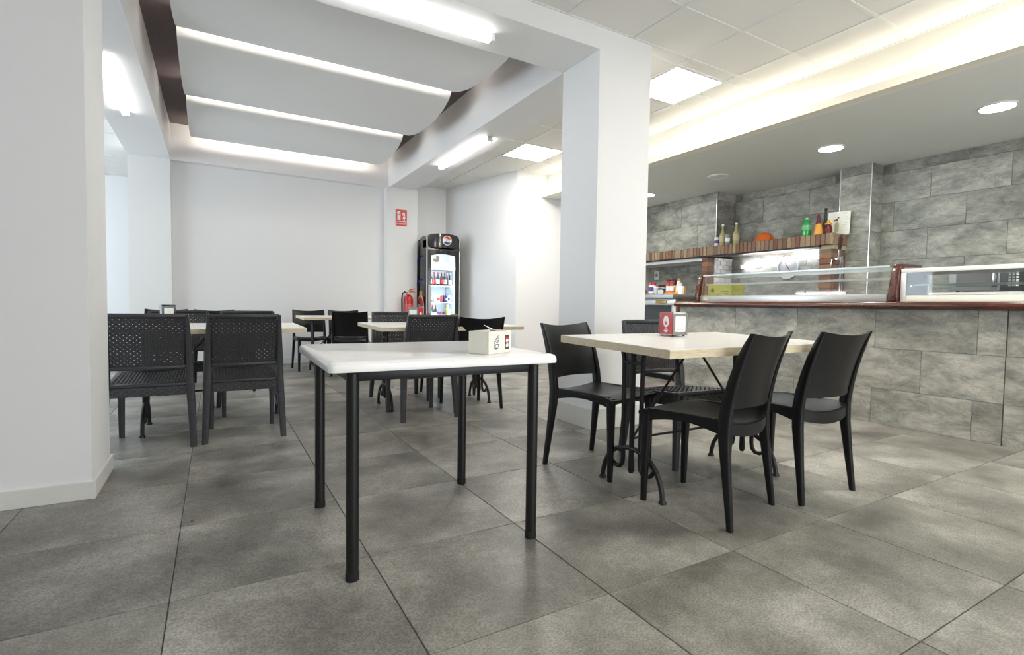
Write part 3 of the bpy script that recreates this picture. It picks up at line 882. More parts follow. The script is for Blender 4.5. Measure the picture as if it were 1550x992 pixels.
def napkin_dispenser(label, x, y, z, deg, side, faces, w=.105, d=.098, h=.128, logo=True, group='spring loaded napkin dispensers'):
    t = thing('napkin_dispenser', label, 'napkin holder', (x, y, z), math.radians(deg), group)
    r = .010
    # wrap-around shell: open frames front and back, painted sides
    prof = [(-d / 2, .006)] + [(-d / 2, h - r)] + [(p, q) for p, q in arc(-d / 2 + r, h - r, r, 180, 90, 4)] + [(p, q) for p, q in arc(d / 2 - r, h - r, r, 90, 0, 4)] + [(d / 2, .006)]
    MB().prism(prof, 0, -w / 2 + .003, w / 2 - .003).obj('case', faces, t, bevel=.001, seg=1)
    for s in (-1, 1):
        inset = [(p * .94, .010 + (q - .006) * .955) for p, q in prof]
        MB().prism(inset, 0, s * w / 2 - .0028 if s > 0 else -w / 2, w / 2 if s > 0 else -w / 2 + .0028).obj('side_panel', side, t, bevel=.0008, seg=1)
    for q in (-1, 1):
        f = MB()
        y0 = q * d / 2
        for a, b, c, e in ((-w / 2, -w / 2 + .014, .006, h - .006), (w / 2 - .014, w / 2, .006, h - .006), (-w / 2 + .014, w / 2 - .014, .006, .024), (-w / 2 + .014, w / 2 - .014, h - .022, h - .006)):
            f.box((a, min(y0, y0 + q * .004), c), (b, max(y0, y0 + q * .004), e))
        f.obj('front_frame', faces, t, bevel=.0012, seg=1)
        nk = MB().box((-w / 2 + .014, min(y0, y0 + q * .0022), .024), (w / 2 - .014, max(y0, y0 + q * .0022), h - .022)).obj('napkins', paper_m, t, smooth=False)
        if logo:
            tn = MB()
            for k in range(9):
                tn.box((-.030 + k * .0066, y0 + q * .0022 - .0003, .034), (-.030 + k * .0066 + .0046, y0 + q * .0022 + .0004, .0365))
            tn.obj('printed_line', brass_m, nk, smooth=False)
    for sx in (-1, 1):
        for sy in (-1, 1):
            MB().lathe([(.006, 0), (.006, .007)], (sx * (w / 2 - .012), sy * (d / 2 - .012), 0), 8).obj('rubber_foot', rubber_m, t)
    if logo:
      badge_m = MATS.get('badge_orange') or plain('badge_orange', rgb(222, 92, 48), .4)
      if True:
        def oval(ra, rb, cz, x, name, m, a0=0, a1=360, n=24, up=0):
            p = [(ra * math.cos(math.radians(a0 + (a1 - a0) * k / n)), cz + rb * math.sin(math.radians(a0 + (a1 - a0) * k / n))) for k in range(n + (0 if a1 - a0 == 360 else 1))]
            MB().prism(p, 0, x, x + .0004).obj(name, m, t, smooth=False)
      for xs, e in ((-w / 2 - .0004, -.0004), (w / 2, .0004)):
        oval(.020, .031, .078, xs, 'oval_badge', white_m)
        oval(.0165, .027, .078, xs + e, 'oval_ring', cream_m)
        oval(.014, .0235, .078, xs + 2 * e, 'oval_field', white_m)
        oval(.0100, .014, .074, xs + 3 * e, 'badge_glass', badge_m, 180, 360)
        oval(.0100, .004, .0745, xs + 3 * e, 'badge_foam', signred_m, 0, 180)
        for k, l in enumerate((.006, .013, .015, .008)):
            MB().box((xs, -l, .040 - .0065 * k), (xs + .0004, l, .0435 - .0065 * k)).obj('side_lettering', white_m, t, smooth=False)
    return t
napkin_dispenser('red sided chrome napkin dispenser on the right oak table', 2.135, 1.965, .7705, -1, red_m, steel_m)
napkin_dispenser('red and chrome napkin dispenser on the middle oak table', 1.548, 4.40, .7435, -48, red_m, steel_m, w=.10, d=.10, h=.15)
napkin_dispenser('black napkin holder with white napkins on the left oak table', -0.290, 4.37, .7432, 14, black_m, black_m, w=.085, d=.07, h=.148, logo=False)

# ================================================================== DRINKS COOLER
FX0, FX1, FY, FD, FT = 2.925, 3.495, 7.80, 0.56, 2.06
fr = thing('drinks_cooler', 'tall black drinks cooler with a glass door in the far corner', 'cooler', (FX0, FY, 0))
FW = FX1 - FX0
MB().box((0, .03, .0), (.035, FD, 1.96)).obj('side_panel', black_m, fr, bevel=.004)
MB().box((FW - .035, .03, .0), (FW, FD, 1.96)).obj('side_panel', black_m, fr, bevel=.004)
MB().box((.035, FD - .03, .0), (FW - .035, FD, 1.96)).obj('back_panel', fridgewhite_m, fr, smooth=False)
MB().box((.035, .04, 1.80), (FW - .035, FD - .03, 1.96)).obj('top_panel', fridgewhite_m, fr, smooth=False)
MB().box((.035, .04, .06), (FW - .035, FD - .03, .22)).obj('bottom_panel', black_m, fr, smooth=False)
for x0, x1 in ((.036, .040), (FW - .040, FW - .036)):
    MB().box((x0, .045, .22), (x1, FD - .031, 1.80)).obj('liner', fridgewhite_m, fr, smooth=False)
# bowed header with rounded shoulders
def header(u, v):
    a = 2 * u - 1
    zt = FT - .028 * a * a - .045 * max(0, abs(a) - .82) / .18
    return (FW * u, .028 - .075 * (1 - a * a), 1.835 + (zt - 1.835) * v)
MB().shell(header, 20, 6, lambda u, v: (0, .15 + .05 * (1 - (2 * u - 1) ** 2), 0)).obj('header', black_m, fr, angle=50)
MB().prism([(.0, 1.80), (FD - .1, 1.80), (FD - .1, 1.97), (.18, 2.03), (.05, 1.99)], 0, .001, FW - .001).obj('hood', black_m, fr, smooth=False)
for x in (-.002, FW - .008):
    MB().box((x, .004, 1.84), (x + .010, .030, 2.00)).obj('edge_trim', alu_m, fr, bevel=.002)
    MB().box((x, .004, .08), (x + .010, .030, 1.825)).obj('edge_trim', alu_m, fr, bevel=.002)
# emblem: white disc, red and blue waves, lettering
def emblem(parent, rot, loc, r, squash=1.0):
    def local(mb, name, m):
        o = mb.obj(name, m, parent, smooth=False); o.location = loc; o.rotation_euler = rot
        return o
    def disc(rr, t):
        return MB().prism([(rr * squash * math.cos(2 * PI * k / 32), rr * math.sin(2 * PI * k / 32)) for k in range(32)], 1, t - .001, t)
    local(disc(r, 0), 'emblem_rim', alu_m)
    d = local(disc(r * .93, -.001), 'emblem_disc', white_m)
    q = r * .86
    def seg(sign, lo):
        up, dn = [], []
        for k in range(15):
            x = -q * .93 + 2 * q * .93 * k / 14
            e = math.sqrt(max(0, q * q - x * x))
            b = lo * q + sign * .10 * q * math.sin(k / 14 * 2 * PI)
            if e > b:
                up.append((x * squash, sign * e)); dn.append((x * squash, sign * b))
        return MB().prism(up + dn[::-1], 1, -.0030, -.0021)
    local(seg(1, .34), 'emblem_wave', signred_m)
    local(seg(-1, .34), 'emblem_wave', blue_m)
    tx = text('emblem_lettering', 'PEPSI', r * .56, black_m, parent, (0, 0, 0), (0, 0, 0), .0005, squash)
    M = Matrix.Translation(loc) @ Matrix.Rotation(rot[2], 4, 'Z') @ Matrix.Translation((0, -.0034, 0)) @ Matrix.Rotation(PI / 2, 4, 'X') @ Matrix.Diagonal((squash, 1, 1, 1))
    tx.matrix_local = M
emblem(fr, (0, 0, 0), (FW * .56, -.049, 1.952), .078)
# door frame with an arched window
dm = MB()
zs0, zs1 = .20, 1.815
xl, xr = .075, FW - .075
def yb(x):
    a = 2 * x / FW - 1
    return .028 - .030 * (1 - a * a)
for a, b in ((.012, xl), (xr, FW - .012)):
    dm.loft([[(a, yb(a), z), (b, yb(b), z), (b, .048, z), (a, .048, z)] for z in (zs0, zs1)])
n = 12
rings = []
for k in range(n + 1):
    x = xl + (xr - xl) * k / n
    a = 2 * k / n - 1
    zl = 1.735 - .030 * a * a
    rings.append([(x, yb(x), zl), (x, .048, zl), (x, .048, zs1), (x, yb(x), zs1)])
dm.loft(rings)
dm.loft([[(x, yb(x), zs0), (x, .048, zs0), (x, .048, zs0 + .07), (x, yb(x), zs0 + .07)] for x in [xl + (xr - xl) * k / n for k in range(n + 1)]])
door = dm.obj('door', black_m, fr, angle=50)
MB().shell(lambda u, v: (xl + (xr - xl) * u, .032 - .010 * (1 - (2 * u - 1) ** 2), .27 + 1.46 * v), 8, 2, lambda u, v: (0, .004, 0)).obj('door_glass', frost_m, door)
MB().box((.020, -.030, .78), (.068, .018, 1.235)).obj('handle', plain('grey_handle', rgb(176, 176, 178), .4), door, bevel=.008)
MB().prism([(.06 * math.cos(2 * PI * k / 24) + xl + .085, .06 * math.sin(2 * PI * k / 24) + 1.655) for k in range(24)], 1, .018, .0195).obj('round_sticker', greyprint_m, door, smooth=False)
MB().box((xl + .018, .0165, 1.655), (xl + .085, .0178, 1.715)).obj('square_sticker', paper_m, door, smooth=False)
for x in (.046, FW - .058):
    MB().box((x, .052, .26), (x + .012, .066, 1.76)).obj('light_strip', fridge_glow, fr, smooth=False)
MB().box((.06, .08, 1.785), (FW - .06, .10, 1.798)).obj('light_strip', fridge_glow, fr, smooth=False)
SHELF = [1.50, 1.225, .955, .69, .42]
for z in SHELF:
    s = MB()
    for k in range(16):
        x = .045 + (FW - .09) * k / 15
        s.box((x - .002, .09, z - .008), (x + .002, FD - .035, z - .004))
    s.box((.041, .082, z - .012), (FW - .041, .090, z + .008)).box((.041, FD - .045, z - .012), (FW - .041, FD - .037, z - .004))
    s.box((.041, .09, z - .004), (FW - .041, FD - .04, z))
    s.obj('shelf', white_m, fr, smooth=False)
# printed side: rings and a second emblem
for z, r, m in ((1.62, .09, lblue_m), (1.58, .13, blue_m), (1.22, .10, lblue_m), (1.18, .15, blue_m)):
    pts = [(-.0008, .27 + r * 1.5 * math.cos(math.radians(a)), z + r * math.sin(math.radians(a))) for a in range(10, 171, 10)]
    mb = MB()
    mb.loft([[(-.0012, y, q - .012), (.0, y, q - .012), (.0, y, q + .012), (-.0012, y, q + .012)] for _, y, q in pts])
    mb.obj('side_swirl', m, fr, smooth=False)
MB().prism([(.20, 1.06), (.36, 1.06), (.34, 1.14), (.22, 1.14)], 0, -.0012, 0).obj('side_print', amber_m, fr, smooth=False)
emblem(fr, (0, 0, -PI / 2), (0, .29, .83), .25, .70)

# what stands in the cooler
def bottle(name, label, cat, loc, h, r, body, capm, label_m=None, group=None, neck=.34):
    t = thing(name, label, cat, loc, 0, group)
    hs = h * (1 - neck)
    MB().lathe([(0, 0), (r * .92, 0), (r, h * .02), (r, hs * .86), (r * .92, hs * .95), (r * .55, hs + h * .05), (r * .36, hs + h * .13), (r * .34, h * .93), (0, h * .93)], n=14).obj('bottle_body', body, t, angle=50)
    MB().lathe([(0, h * .90), (r * .42, h * .90), (r * .42, h), (0, h)], n=12).obj('cap', capm, t)
    if label_m:
        MB().lathe([(r * 1.015, h * .16), (r * 1.02, h * .17), (r * 1.02, h * .45), (r * 1.015, h * .46)], n=14).obj('paper_label', label_m, t)
    return t
def can(name, label, cat, loc, h, r, body, topm=None, band=None, group=None):
    t = thing(name, label, cat, loc, 0, group)
    MB().lathe([(0, 0), (r * .8, 0), (r, h * .06), (r, h * .90), (r * .82, h * .97), (r * .82, h), (0, h * .985)], n=14).obj('can_body', body, t, angle=40)
    MB().lathe([(0, h * .97), (r * .80, h * .97), (r * .80, h * 1.004), (0, h * 1.004)], n=12).obj('lid', topm or alu_m, t)
    if band:
        MB().lathe([(r * 1.01, h * .30), (r * 1.02, h * .31), (r * 1.02, h * .62), (r * 1.01, h * .63)], n=14).obj('band', band, t)
    return t
ORD = ['first', 'second', 'third', 'fourth', 'fifth', 'sixth', 'seventh', 'eighth']
pale_can_m = plain('pale_can', rgb(206, 214, 222), .35)
for row, yy in ((0, .13), (1, .24)):
    for k in range(6):
        x = FX0 + .105 + .066 * k + (.02 if row else 0)
        can('drink_can', 'pale red topped can, %s from left in the %s row on the cooler\'s top shelf' % (ORD[k], ('front', 'back')[row]), 'can', (x, FY + yy, SHELF[0]), .055 if row == 0 else .115, .028, pale_can_m, signred_m, None, 'red topped cans on the top shelf of the cooler')
for k, x in enumerate((.11, .175, .24, .305, .36)):
    bottle('cola_bottle', 'dark bottle with red and white labels, %s from left on the cooler\'s second shelf' % ORD[k], 'bottle', (FX0 + x, FY + .14, SHELF[1]), .225, .029, cola_m, signred_m, (white_m, signred_m)[k % 2], 'bottles on the second shelf of the cooler')
for k, x in enumerate((.415, .460)):
    bottle('beer_bottle', ('dark bottle, second from right on the cooler\'s second shelf', 'dark bottle with a pale round label, rightmost on the second shelf')[k], 'bottle', (FX0 + x, FY + .16, SHELF[1]), .215, .026, cola_m, greyprint_m, white_m if k else None, 'bottles on the second shelf of the cooler')
bottle('cola_bottle', 'dark bottle with a red and white label, alone among cans on the third shelf', 'bottle', (FX0 + .105, FY + .14, SHELF[2]), .225, .029, cola_m, signred_m, white_m)
for k, (x, m, b, s) in enumerate(((.155, greyprint_m, None, 'grey'), (.205, white_m, None, 'white'), (.255, white_m, signred_m, 'white and red'), (.305, signred_m, None, 'red'), (.350, blue_m, None, 'navy'), (.395, lblue_m, white_m, 'blue and white'), (.442, white_m, lblue_m, 'white and blue'))):
    can('drink_can', '%s drink can on the third shelf of the cooler' % s, 'can', (FX0 + x, FY + .14, SHELF[2]), .118, .0215, m, None, b, 'cans on the third shelf of the cooler')
for k, x in enumerate((.110, .160, .215)):
    bottle('cola_bottle', 'dark bottle with a red cap, %s from left on the cooler\'s fourth shelf' % ORD[k], 'bottle', (FX0 + x, FY + .17, SHELF[3]), .225, .027, cola_m, signred_m, white_m, 'bottles on the fourth shelf of the cooler')
for k, (x, m, s) in enumerate(((.235, lblue_m, 'blue'), (.290, signred_m, 'red'), (.340, purple_m, 'purple'))):
    can('drink_can', '%s drink can on the fourth shelf of the cooler' % s, 'can', (FX0 + x, FY + .115, SHELF[3]), .115, .0235, m, None, white_m, 'cans on the fourth shelf of the cooler')
bottle('juice_bottle', 'yellow green carafe at the right of the cooler\'s fourth shelf', 'bottle', (FX0 + .425, FY + .17, SHELF[3]), .225, .045, plain('lime_juice', rgb(206, 216, 120), .3), lime_m, None, None, .3)
bottle('cola_bottle', 'dark bottle standing on the bottom shelf of the cooler, left', 'bottle', (FX0 + .15, FY + .16, SHELF[4]), .225, .028, cola_m, signred_m, white_m)

# ================================================================== FIRE SIGN AND EXTINGUISHER
sg = thing('fire_sign', 'red extinguisher sign on the white pillar left of the cooler', 'sign', (2.627, 8.2, 2.35))
MB().box((-.093, -.004, -.085), (.093, 0, .100)).obj('pictogram_plate', signred_m, sg, smooth=False)
MB().box((-.093, -.004, -.165), (.093, 0, -.094)).obj('text_plate', signred_m, sg, smooth=False)
text('lettering', 'EXTINTOR', .042, white_m, sg, (0, -.0045, -.129), (PI / 2, 0, 0), .0004, .85)
pm = MB()
pm.prism(rrect(-.064, -.068, -.014, .040, .008), 1, -.0052, -.004)
pm.prism([(-.052, .042), (-.026, .042), (-.030, .058), (-.014, .064), (-.014, .074), (-.034, .076), (-.050, .072), (-.066, .062), (-.076, .046), (-.070, .042), (-.058, .056)], 1, -.0052, -.004)
pm.obj('extinguisher_symbol', white_m, sg, smooth=False)
MB().box((-.056, -.0058, .016), (-.022, -.005, .028)).obj('symbol_band', signred_m, sg, smooth=False)
fl = MB()
for dx, dz, h in ((.028, .012, .055), (.050, .0, .060), (.034, -.045, .055), (.056, -.050, .050), (.048, -.075, .03)):
    fl.prism([(dx - .012, dz), (dx, dz - .008), (dx + .012, dz + .006), (dx + .008, dz + h * .45), (dx + .014, dz + h), (dx - .004, dz + h * .6)], 1, -.0052, -.004)
fl.obj('flame_symbol', white_m, sg, smooth=False)

ex = thing('fire_extinguisher', 'red fire extinguisher hung on the white pillar beside the cooler', 'fire extinguisher', (2.725, 8.10, .62))
MB().lathe([(0, 0), (.066, 0), (.074, .02), (.074, .36), (.066, .41), (.038, .445), (.024, .455), (0, .455)], n=24).obj('cylinder', red_m, ex, angle=40)
MB().lathe([(.0745, .15), (.0752, .152), (.0752, .30), (.0745, .302)], n=24).obj('label_band', plain('faded_red_label', rgb(206, 92, 88), .5), ex)
vl = MB().lathe([(0, .45), (.020, .45), (.020, .50), (.014, .51), (0, .51)], n=12).obj('valve', brass_m, ex)
MB().tube([(-.01, 0, .505), (.03, -.01, .535), (.10, -.03, .555)], [.009, .009, .006]).tube([(-.01, 0, .495), (.04, -.012, .505), (.10, -.03, .500)], [.008, .008, .005]).obj('lever', red_m, ex)
MB().tube([(-.02, 0, .48), (-.07, -.01, .50), (-.105, -.01, .47), (-.115, -.01, .38), (-.112, -.01, .20), (-.095, -.01, .06)], .011).obj('hose', rubber_m, ex)
MB().box((-.03, .066, .28), (.03, .10, .42)).box((-.02, .0, .425), (.02, .10, .435)).obj('wall_bracket', blackmetal_m, ex, smooth=False)

# ================================================================== COUNTER AND DISPLAY CASES
ld = MB().prism([(4.632, .940), (4.618, .946), (4.612, .958), (4.613, .972), (4.622, .984), (4.640, .994), (4.765, .999), (4.765, .940)], 1, -1.4, 4.245).obj('counter_ledge', mahog_m, angle=45)
tag(ld, 'long mahogany ledge running along the top of the slate counter', 'counter')
ct = MB().box((4.765, -1.4, .939), (5.25, 4.24, .999)).obj('counter_worktop', steel_m, smooth=False)
tag(ct, 'steel worktop under the glass display cases on the slate counter', 'counter')

def end_post(parent, y, th):
    """curved hardwood end of a display case, in the XZ plane"""
    front = [(4.745, 1.00), (4.742, 1.06), (4.750, 1.13), (4.770, 1.20), (4.785, 1.25), (4.800, 1.285), (4.825, 1.305), (5.16, 1.315)]
    back = [(5.16, 1.285), (4.865, 1.278), (4.845, 1.25), (4.835, 1.20), (4.820, 1.13), (4.812, 1.06), (4.815, 1.00)]
    return MB().prism(front + back, 1, y, y + th).obj('end_post', mahog_m, parent, bevel=.008, seg=3)
c1 = thing('display_case', 'glass topped display case with mahogany ends and the lime box inside', 'display case', (0, 0, 0), 0, 'display cases on the counter')
end_post(c1, 4.01, .05)
MB().box((4.775, 2.13, 1.000), (4.800, 4.01, 1.062)).obj('bottom_rail', alu_m, c1, bevel=.003)
MB().box((4.800, 2.13, 1.000), (5.20, 4.01, 1.022)).obj('tray', steel_m, c1, smooth=False)
MB().prism([(4.790, 1.062), (4.796, 1.062), (4.826, 1.288), (4.820, 1.288)], 1, 2.135, 4.005).obj('front_glass', clear_m, c1, smooth=False)
MB().box((4.815, 2.135, 1.288), (5.16, 4.005, 1.296)).obj('top_glass', clear_m, c1, smooth=False)
MB().box((4.812, 2.135, 1.283), (4.826, 4.005, 1.298)).obj('glass_edge', plain('pale_glass_edge', rgb(196, 214, 214), .15, coat=.4), c1, smooth=False)
MB().box((4.87, 2.135, 1.186), (5.16, 4.005, 1.194)).obj('shelf_glass', clear_m, c1, smooth=False)
MB().box((4.862, 2.135, 1.180), (4.872, 4.005, 1.200)).obj('shelf_rail', white_m, c1, smooth=False)
MB().box((5.14, 2.14, 1.022), (5.155, 4.0, 1.045)).box((5.14, 2.14, 1.270), (5.155, 4.0, 1.288)).obj('rear_rail', alu_m, c1, smooth=False)
MB().box((4.768, 3.90, 1.014), (4.775, 3.96, 1.040)).obj('price_tag', plain('cream_tag', rgb(226, 206, 170), .5), c1, smooth=False)
c2 = thing('display_case', 'white framed glass display case at the right edge of the counter', 'display case', (0, 0, 0), 0, 'display cases on the counter')
end_post(c2, 2.045, .065)
MB().box((4.785, .30, 1.228), (5.20, 2.04, 1.262)).obj('top_panel', white_m, c2, bevel=.004)
MB().box((4.785, 2.004, 1.00), (4.815, 2.04, 1.228)).obj('frame_post', white_m, c2, bevel=.003)
MB().box((5.165, 2.004, 1.00), (5.195, 2.04, 1.228)).obj('frame_post', white_m, c2, bevel=.003)
MB().box((4.815, 2.020, 1.00), (5.165, 2.032, 1.228)).obj('end_panel', plain('grey_end_panel', rgb(62, 62, 64), .5, spec=.2), c2, smooth=False)
MB().box((4.785, .30, 1.000), (4.81, 2.004, 1.048)).obj('bottom_rail', cream_m, c2, bevel=.003)
MB().box((4.81, .30, 1.000), (5.19, 2.02, 1.020)).obj('tray', white_m, c2, smooth=False)
MB().box((4.793, .305, 1.048), (4.799, 2.004, 1.228)).obj('front_glass', clear_m, c2, smooth=False)
MB().box((4.86, .305, 1.130), (5.16, 2.015, 1.137)).obj('shelf_glass', clear_m, c2, smooth=False)
MB().box((4.853, .305, 1.129), (4.860, 2.015, 1.138)).obj('shelf_edge', glassedge_m, c2, smooth=False)
MB().cyl((4.83, 1.985, 1.122), (4.87, 1.985, 1.122), .006).obj('shelf_stud', chrome_m, c2)
lb = thing('lime_box', 'lime green printed cardboard box inside the glass display case', 'box', (4.98, 3.83, 1.0225), math.radians(4))
MB().box((-.12, -.15, 0), (.12, .15, .165)).obj('carton', lime_m, lb, bevel=.003)
ln = MB()
ln.loft([[(-.1206, y, z), (-.1198, y, z), (-.1198, y, z + .006), (-.1206, y, z + .006)] for y, z in ((.115, .035), (.03, .035), (-.03, .085), (-.115, .085))])
ln.obj('printed_line', maroon_m, lb, smooth=False)
sn = MB()
for a in range(0, 180, 45):
    c, s = math.cos(math.radians(a)) * .028, math.sin(math.radians(a)) * .028
    p = Vector((-s, c)).normalized() * .003
    sn.prism([(.085 + c + p.x, .105 + s + p.y), (.085 - c + p.x, .105 - s + p.y), (.085 - c - p.x, .105 - s - p.y), (.085 + c - p.x, .105 + s - p.y)], 0, -.1207 - a * .000002, -.1198)
sn.obj('printed_star', maroon_m, lb, smooth=False)
MB().box((-.1206, -.11, .066), (-.1198, -.06, .074)).obj('printed_word', maroon_m, lb, smooth=False)

# beer tap behind the case
bt = thing('beer_tap', 'chrome beer tap with a dark handle in front of the brick pier', 'tap', (5.30, 2.77, .999))
MB().lathe([(0, 0), (.05, 0), (.05, .012), (.016, .02), (.016, .44), (.020, .45), (0, .455)], n=16).obj('column', chrome_m, bt)
MB().tube([(0, .0, .415), (0, .03, .425), (-.01, .075, .42), (-.01, .085, .36)], .012).obj('spout', chrome_m, bt)
MB().tube([(0, .02, .43), (0, .02, .50), (0, .02, .53)], [.009, .012, .010]).tube([(0, .02, .415), (0, .02, .44)], [.024, .024]).obj('valve', chrome_m, bt)
MB().tube([(0, .02, .52), (0, .018, .56), (0, .015, .62), (0, .014, .655)], [.012, .020, .022, .014]).obj('handle', plain('dark_brown_handle', rgb(58, 34, 30), .35), bt)

# low cooled counter left of the stone counter
lc = thing('cooled_counter', 'steel topped low cooler with dark glass beside the slate counter', 'counter', (0, 0, 0))
MB().box((5.00, 4.52, .06), (5.60, 6.60, 1.02)).obj('body', plain('grey_steel_body', rgb(120, 124, 124), .45, metal=.4), lc, smooth=False)
MB().box((4.87, 4.50, 1.035), (5.62, 6.65, 1.090)).obj('top_slab', steel_m, lc, bevel=.004)
MB().box((4.94, 4.52, .955), (5.00, 6.62, 1.035)).obj('front_band', alu_m, lc, bevel=.004)
for z in (.968, 1.012):
    MB().box((4.934, 4.60, z), (4.942, 6.6, z + .010)).obj('front_rib', white_m, lc, smooth=False)
MB().box((4.925, 4.66, .972), (4.942, 4.84, 1.012)).obj('latch', brass_m, lc, bevel=.006)
MB().box((4.96, 4.585, .50), (5.00, 6.60, .950)).obj('glass_front', darkglass_m, lc, smooth=False)
MB().box((4.945, 4.52, .08), (5.00, 4.585, .955)).obj('front_post', alu_m, lc, bevel=.003)
MB().box((4.95, 4.585, .08), (5.00, 6.60, .14)).box((4.95, 4.585, .46), (5.00, 6.60, .50)).obj('front_frame', alu_m, lc, bevel=.003)
MB().box((4.965, 4.585, .14), (5.00, 6.60, .46)).obj('lower_panel', red_m, lc, smooth=False)
MB().box((4.95, 4.49, .0), (5.60, 4.52, 1.035)).obj('end_board', brown_wood_m, lc, smooth=False)
MB().box((5.02, 4.54, 0), (5.58, 6.58, .06)).obj('plinth', rubber_m, lc, smooth=False)

# bottles and jars on the steel top
ZT = 1.090
def jar(label, x, y, r, h, body, lid, band=None, lidh=.022, name='jar'):
    t = thing(name, label, 'jar', (x, y, ZT), 0, 'jars and bottles on the steel counter')
    MB().lathe([(0, 0), (r * .95, 0), (r, .006), (r, h - lidh - .012), (r * .9, h - lidh), (0, h - lidh)], n=16).obj('jar_body', body, t, angle=40)
    MB().lathe([(0, h - lidh), (r * 1.02, h - lidh), (r * 1.02, h - .002), (r * .96, h), (0, h)], n=16).obj('lid', lid, t)
    if band:
        MB().lathe([(r * 1.012, h * .2), (r * 1.02, h * .21), (r * 1.02, h * .6), (r * 1.012, h * .61)], n=16).obj('paper_label', band, t)
    return t
glassjar_m = plain('pale_glass_jar', rgb(200, 206, 206), .15, coat=.4)
tray = MB().prism(rrect(4.99, 4.92, 5.13, 5.11, .01), 2, ZT, ZT + .018).obj('cork_board', brown_wood_m, bevel=.003)
tag(tray, 'small brown board under the red lidded jar on the steel counter', 'board')
j1 = jar('jar with a purple label and red lid, leftmost on its brown board', 5.06, 5.035, .048, .145, white_m, red_m, purple_m, .03)
j1.location.z = ZT + .018
jar('second purple labelled jar with a maroon lid, behind the leftmost', 5.20, 5.0, .046, .14, glassjar_m, maroon_m, blue_m, .03)
mug = thing('steel_mug', 'small steel mug at the far left of the steel counter', 'cup', (5.08, 5.19, ZT), 0)
MB().lathe([(0, 0), (.034, 0), (.036, .07), (.033, .07), (.031, .005), (0, .005)], n=16).obj('cup_body', steel_m, mug)
MB().tube([(0, -.035, .058), (0, -.055, .055), (0, -.058, .03), (0, -.036, .014)], .005).obj('handle', steel_m, mug)
def mill(label, x, y):
    t = thing('oil_cruet', label, 'bottle', (x, y, ZT), 0, 'jars and bottles on the steel counter')
    MB().lathe([(0, 0), (.030, 0), (.032, .10), (.024, .13), (0, .13)], n=14).obj('flask', glassjar_m, t)
    MB().lathe([(0, .13), (.028, .13), (.036, .17), (.034, .205), (.018, .21), (0, .21)], n=14).obj('stopper', smoke_m, t)
    return t
mill('glass cruet with a dark stopper, left one of the pair', 5.22, 4.905)
mill('glass cruet with a dark stopper, right one of the pair', 5.24, 4.83)
jar('low glass jar with a black lid in front of the cruets', 5.02, 4.845, .036, .085, glassjar_m, black_m, None, .018)
jar('clear square jar standing under the left cruet', 5.03, 4.935, .034, .10, glassjar_m, white_m, None, .01)
for k, (y, s) in enumerate(((4.775, 'left'), (4.715, 'right'))):
    jar('spice shaker with a red lid, %s one of the two in the orange crate' % s, 5.08, y, .027, .165, (glassjar_m, spice_m)[k] if k else spice_m, red_m, white_m, .03, 'spice_shaker').location.z = ZT + .012
cr = thing('wooden_crate', 'low orange wooden crate holding the spice shakers on the steel counter', 'crate', (5.12, 4.705, ZT))
cb = MB().box((-.07, -.12, 0), (.07, .12, .012))
cb.obj('crate_floor', orangewood_m, cr, smooth=False)
for a, b in (((-.07, -.12, .012), (-.062, .12, .035)), ((.062, -.12, .012), (.07, .12, .105)), ((-.062, -.12, .012), (.062, -.112, .035)), ((-.062, .112, .012), (.062, .12, .035))):
    MB().box(a, b).obj('crate_slat', orangewood_m, cr, smooth=False)
wd = MB()
for k in range(5):
    wd.box((.0612, -.085 + k * .022, .072), (.0622, -.069 + k * .022, .090)); wd.box((.0612, -.085 + k * .022, .048), (.0622, -.071 + k * .022, .062))
wd.obj('crate_lettering', smoke_m, cr, smooth=False)
sb = thing('sauce_bottle', 'cream sauce bottle with an orange cap at the right of the crate', 'bottle', (5.09, 4.61, ZT + .012))
MB().lathe([(0, 0), (.036, 0), (.038, .02), (.036, .08), (.024, .14), (.016, .165), (0, .165)], n=16).obj('bottle_body', sauce_m, sb)
MB().lathe([(0, .165), (.019, .165), (.017, .188), (.008, .195), (0, .195)], n=14).obj('cap', plain('orange_cap', rgb(222, 128, 72), .4), sb)
wbt = thing('dropper_bottle', 'small white plastic bottle, rightmost on the steel counter', 'bottle', (5.05, 4.535, ZT))
MB().loft([[(px, py, z) for px, py in rrect(-.024 * q, -.033 * q, .024 * q, .033 * q, .010 * q, 3)] for z, q in ((0, 1), (.095, 1), (.105, .75), (.106, .6))]).obj('bottle_body', white_m, wbt)
MB().lathe([(0, .105), (.017, .105), (.016, .145), (0, .147)], n=12).obj('cap', plain('pale_blue_cap', rgb(206, 220, 226), .3), wbt)

# ================================================================== BRICK MANTEL AND HOOD
mt = thing('brick_mantel', 'brick faced mantel over the kitchen hood with black steel lintel', 'mantel', (0, 0, 0))
stuffcore = MB().box((6.17, 3.36, 1.69), (6.455, 5.03, 1.806)).box((6.17, 5.03, 1.69), (6.279, 6.755, 1.806)).box((6.455, 3.43, 1.69), (6.697, 5.015, 1.806)).obj('mantel_core', mortar_m, mt, smooth=False)
y = 3.345; k = 0
while y < 6.72:
    w_ = .052 + random.uniform(-.004, .006)
    dx = random.uniform(0, .006)
    box_piece('brick', (6.148 + dx, y, 1.684), (6.172 + dx, y + round(w_, 3), 1.812), cap_brick_m, mt, bevel=.002)
    y += w_ + .007
for a, b in ((6.150, 6.296), (6.304, 6.455)):
    box_piece('brick', (a, 3.318, 1.686), (b, 3.352, 1.812), cap_brick_m, mt, bevel=.002)
MB().box((6.16, 3.48, 1.664), (6.30, 6.75, 1.684)).obj('steel_lintel', blackmetal_m, mt, smooth=False)
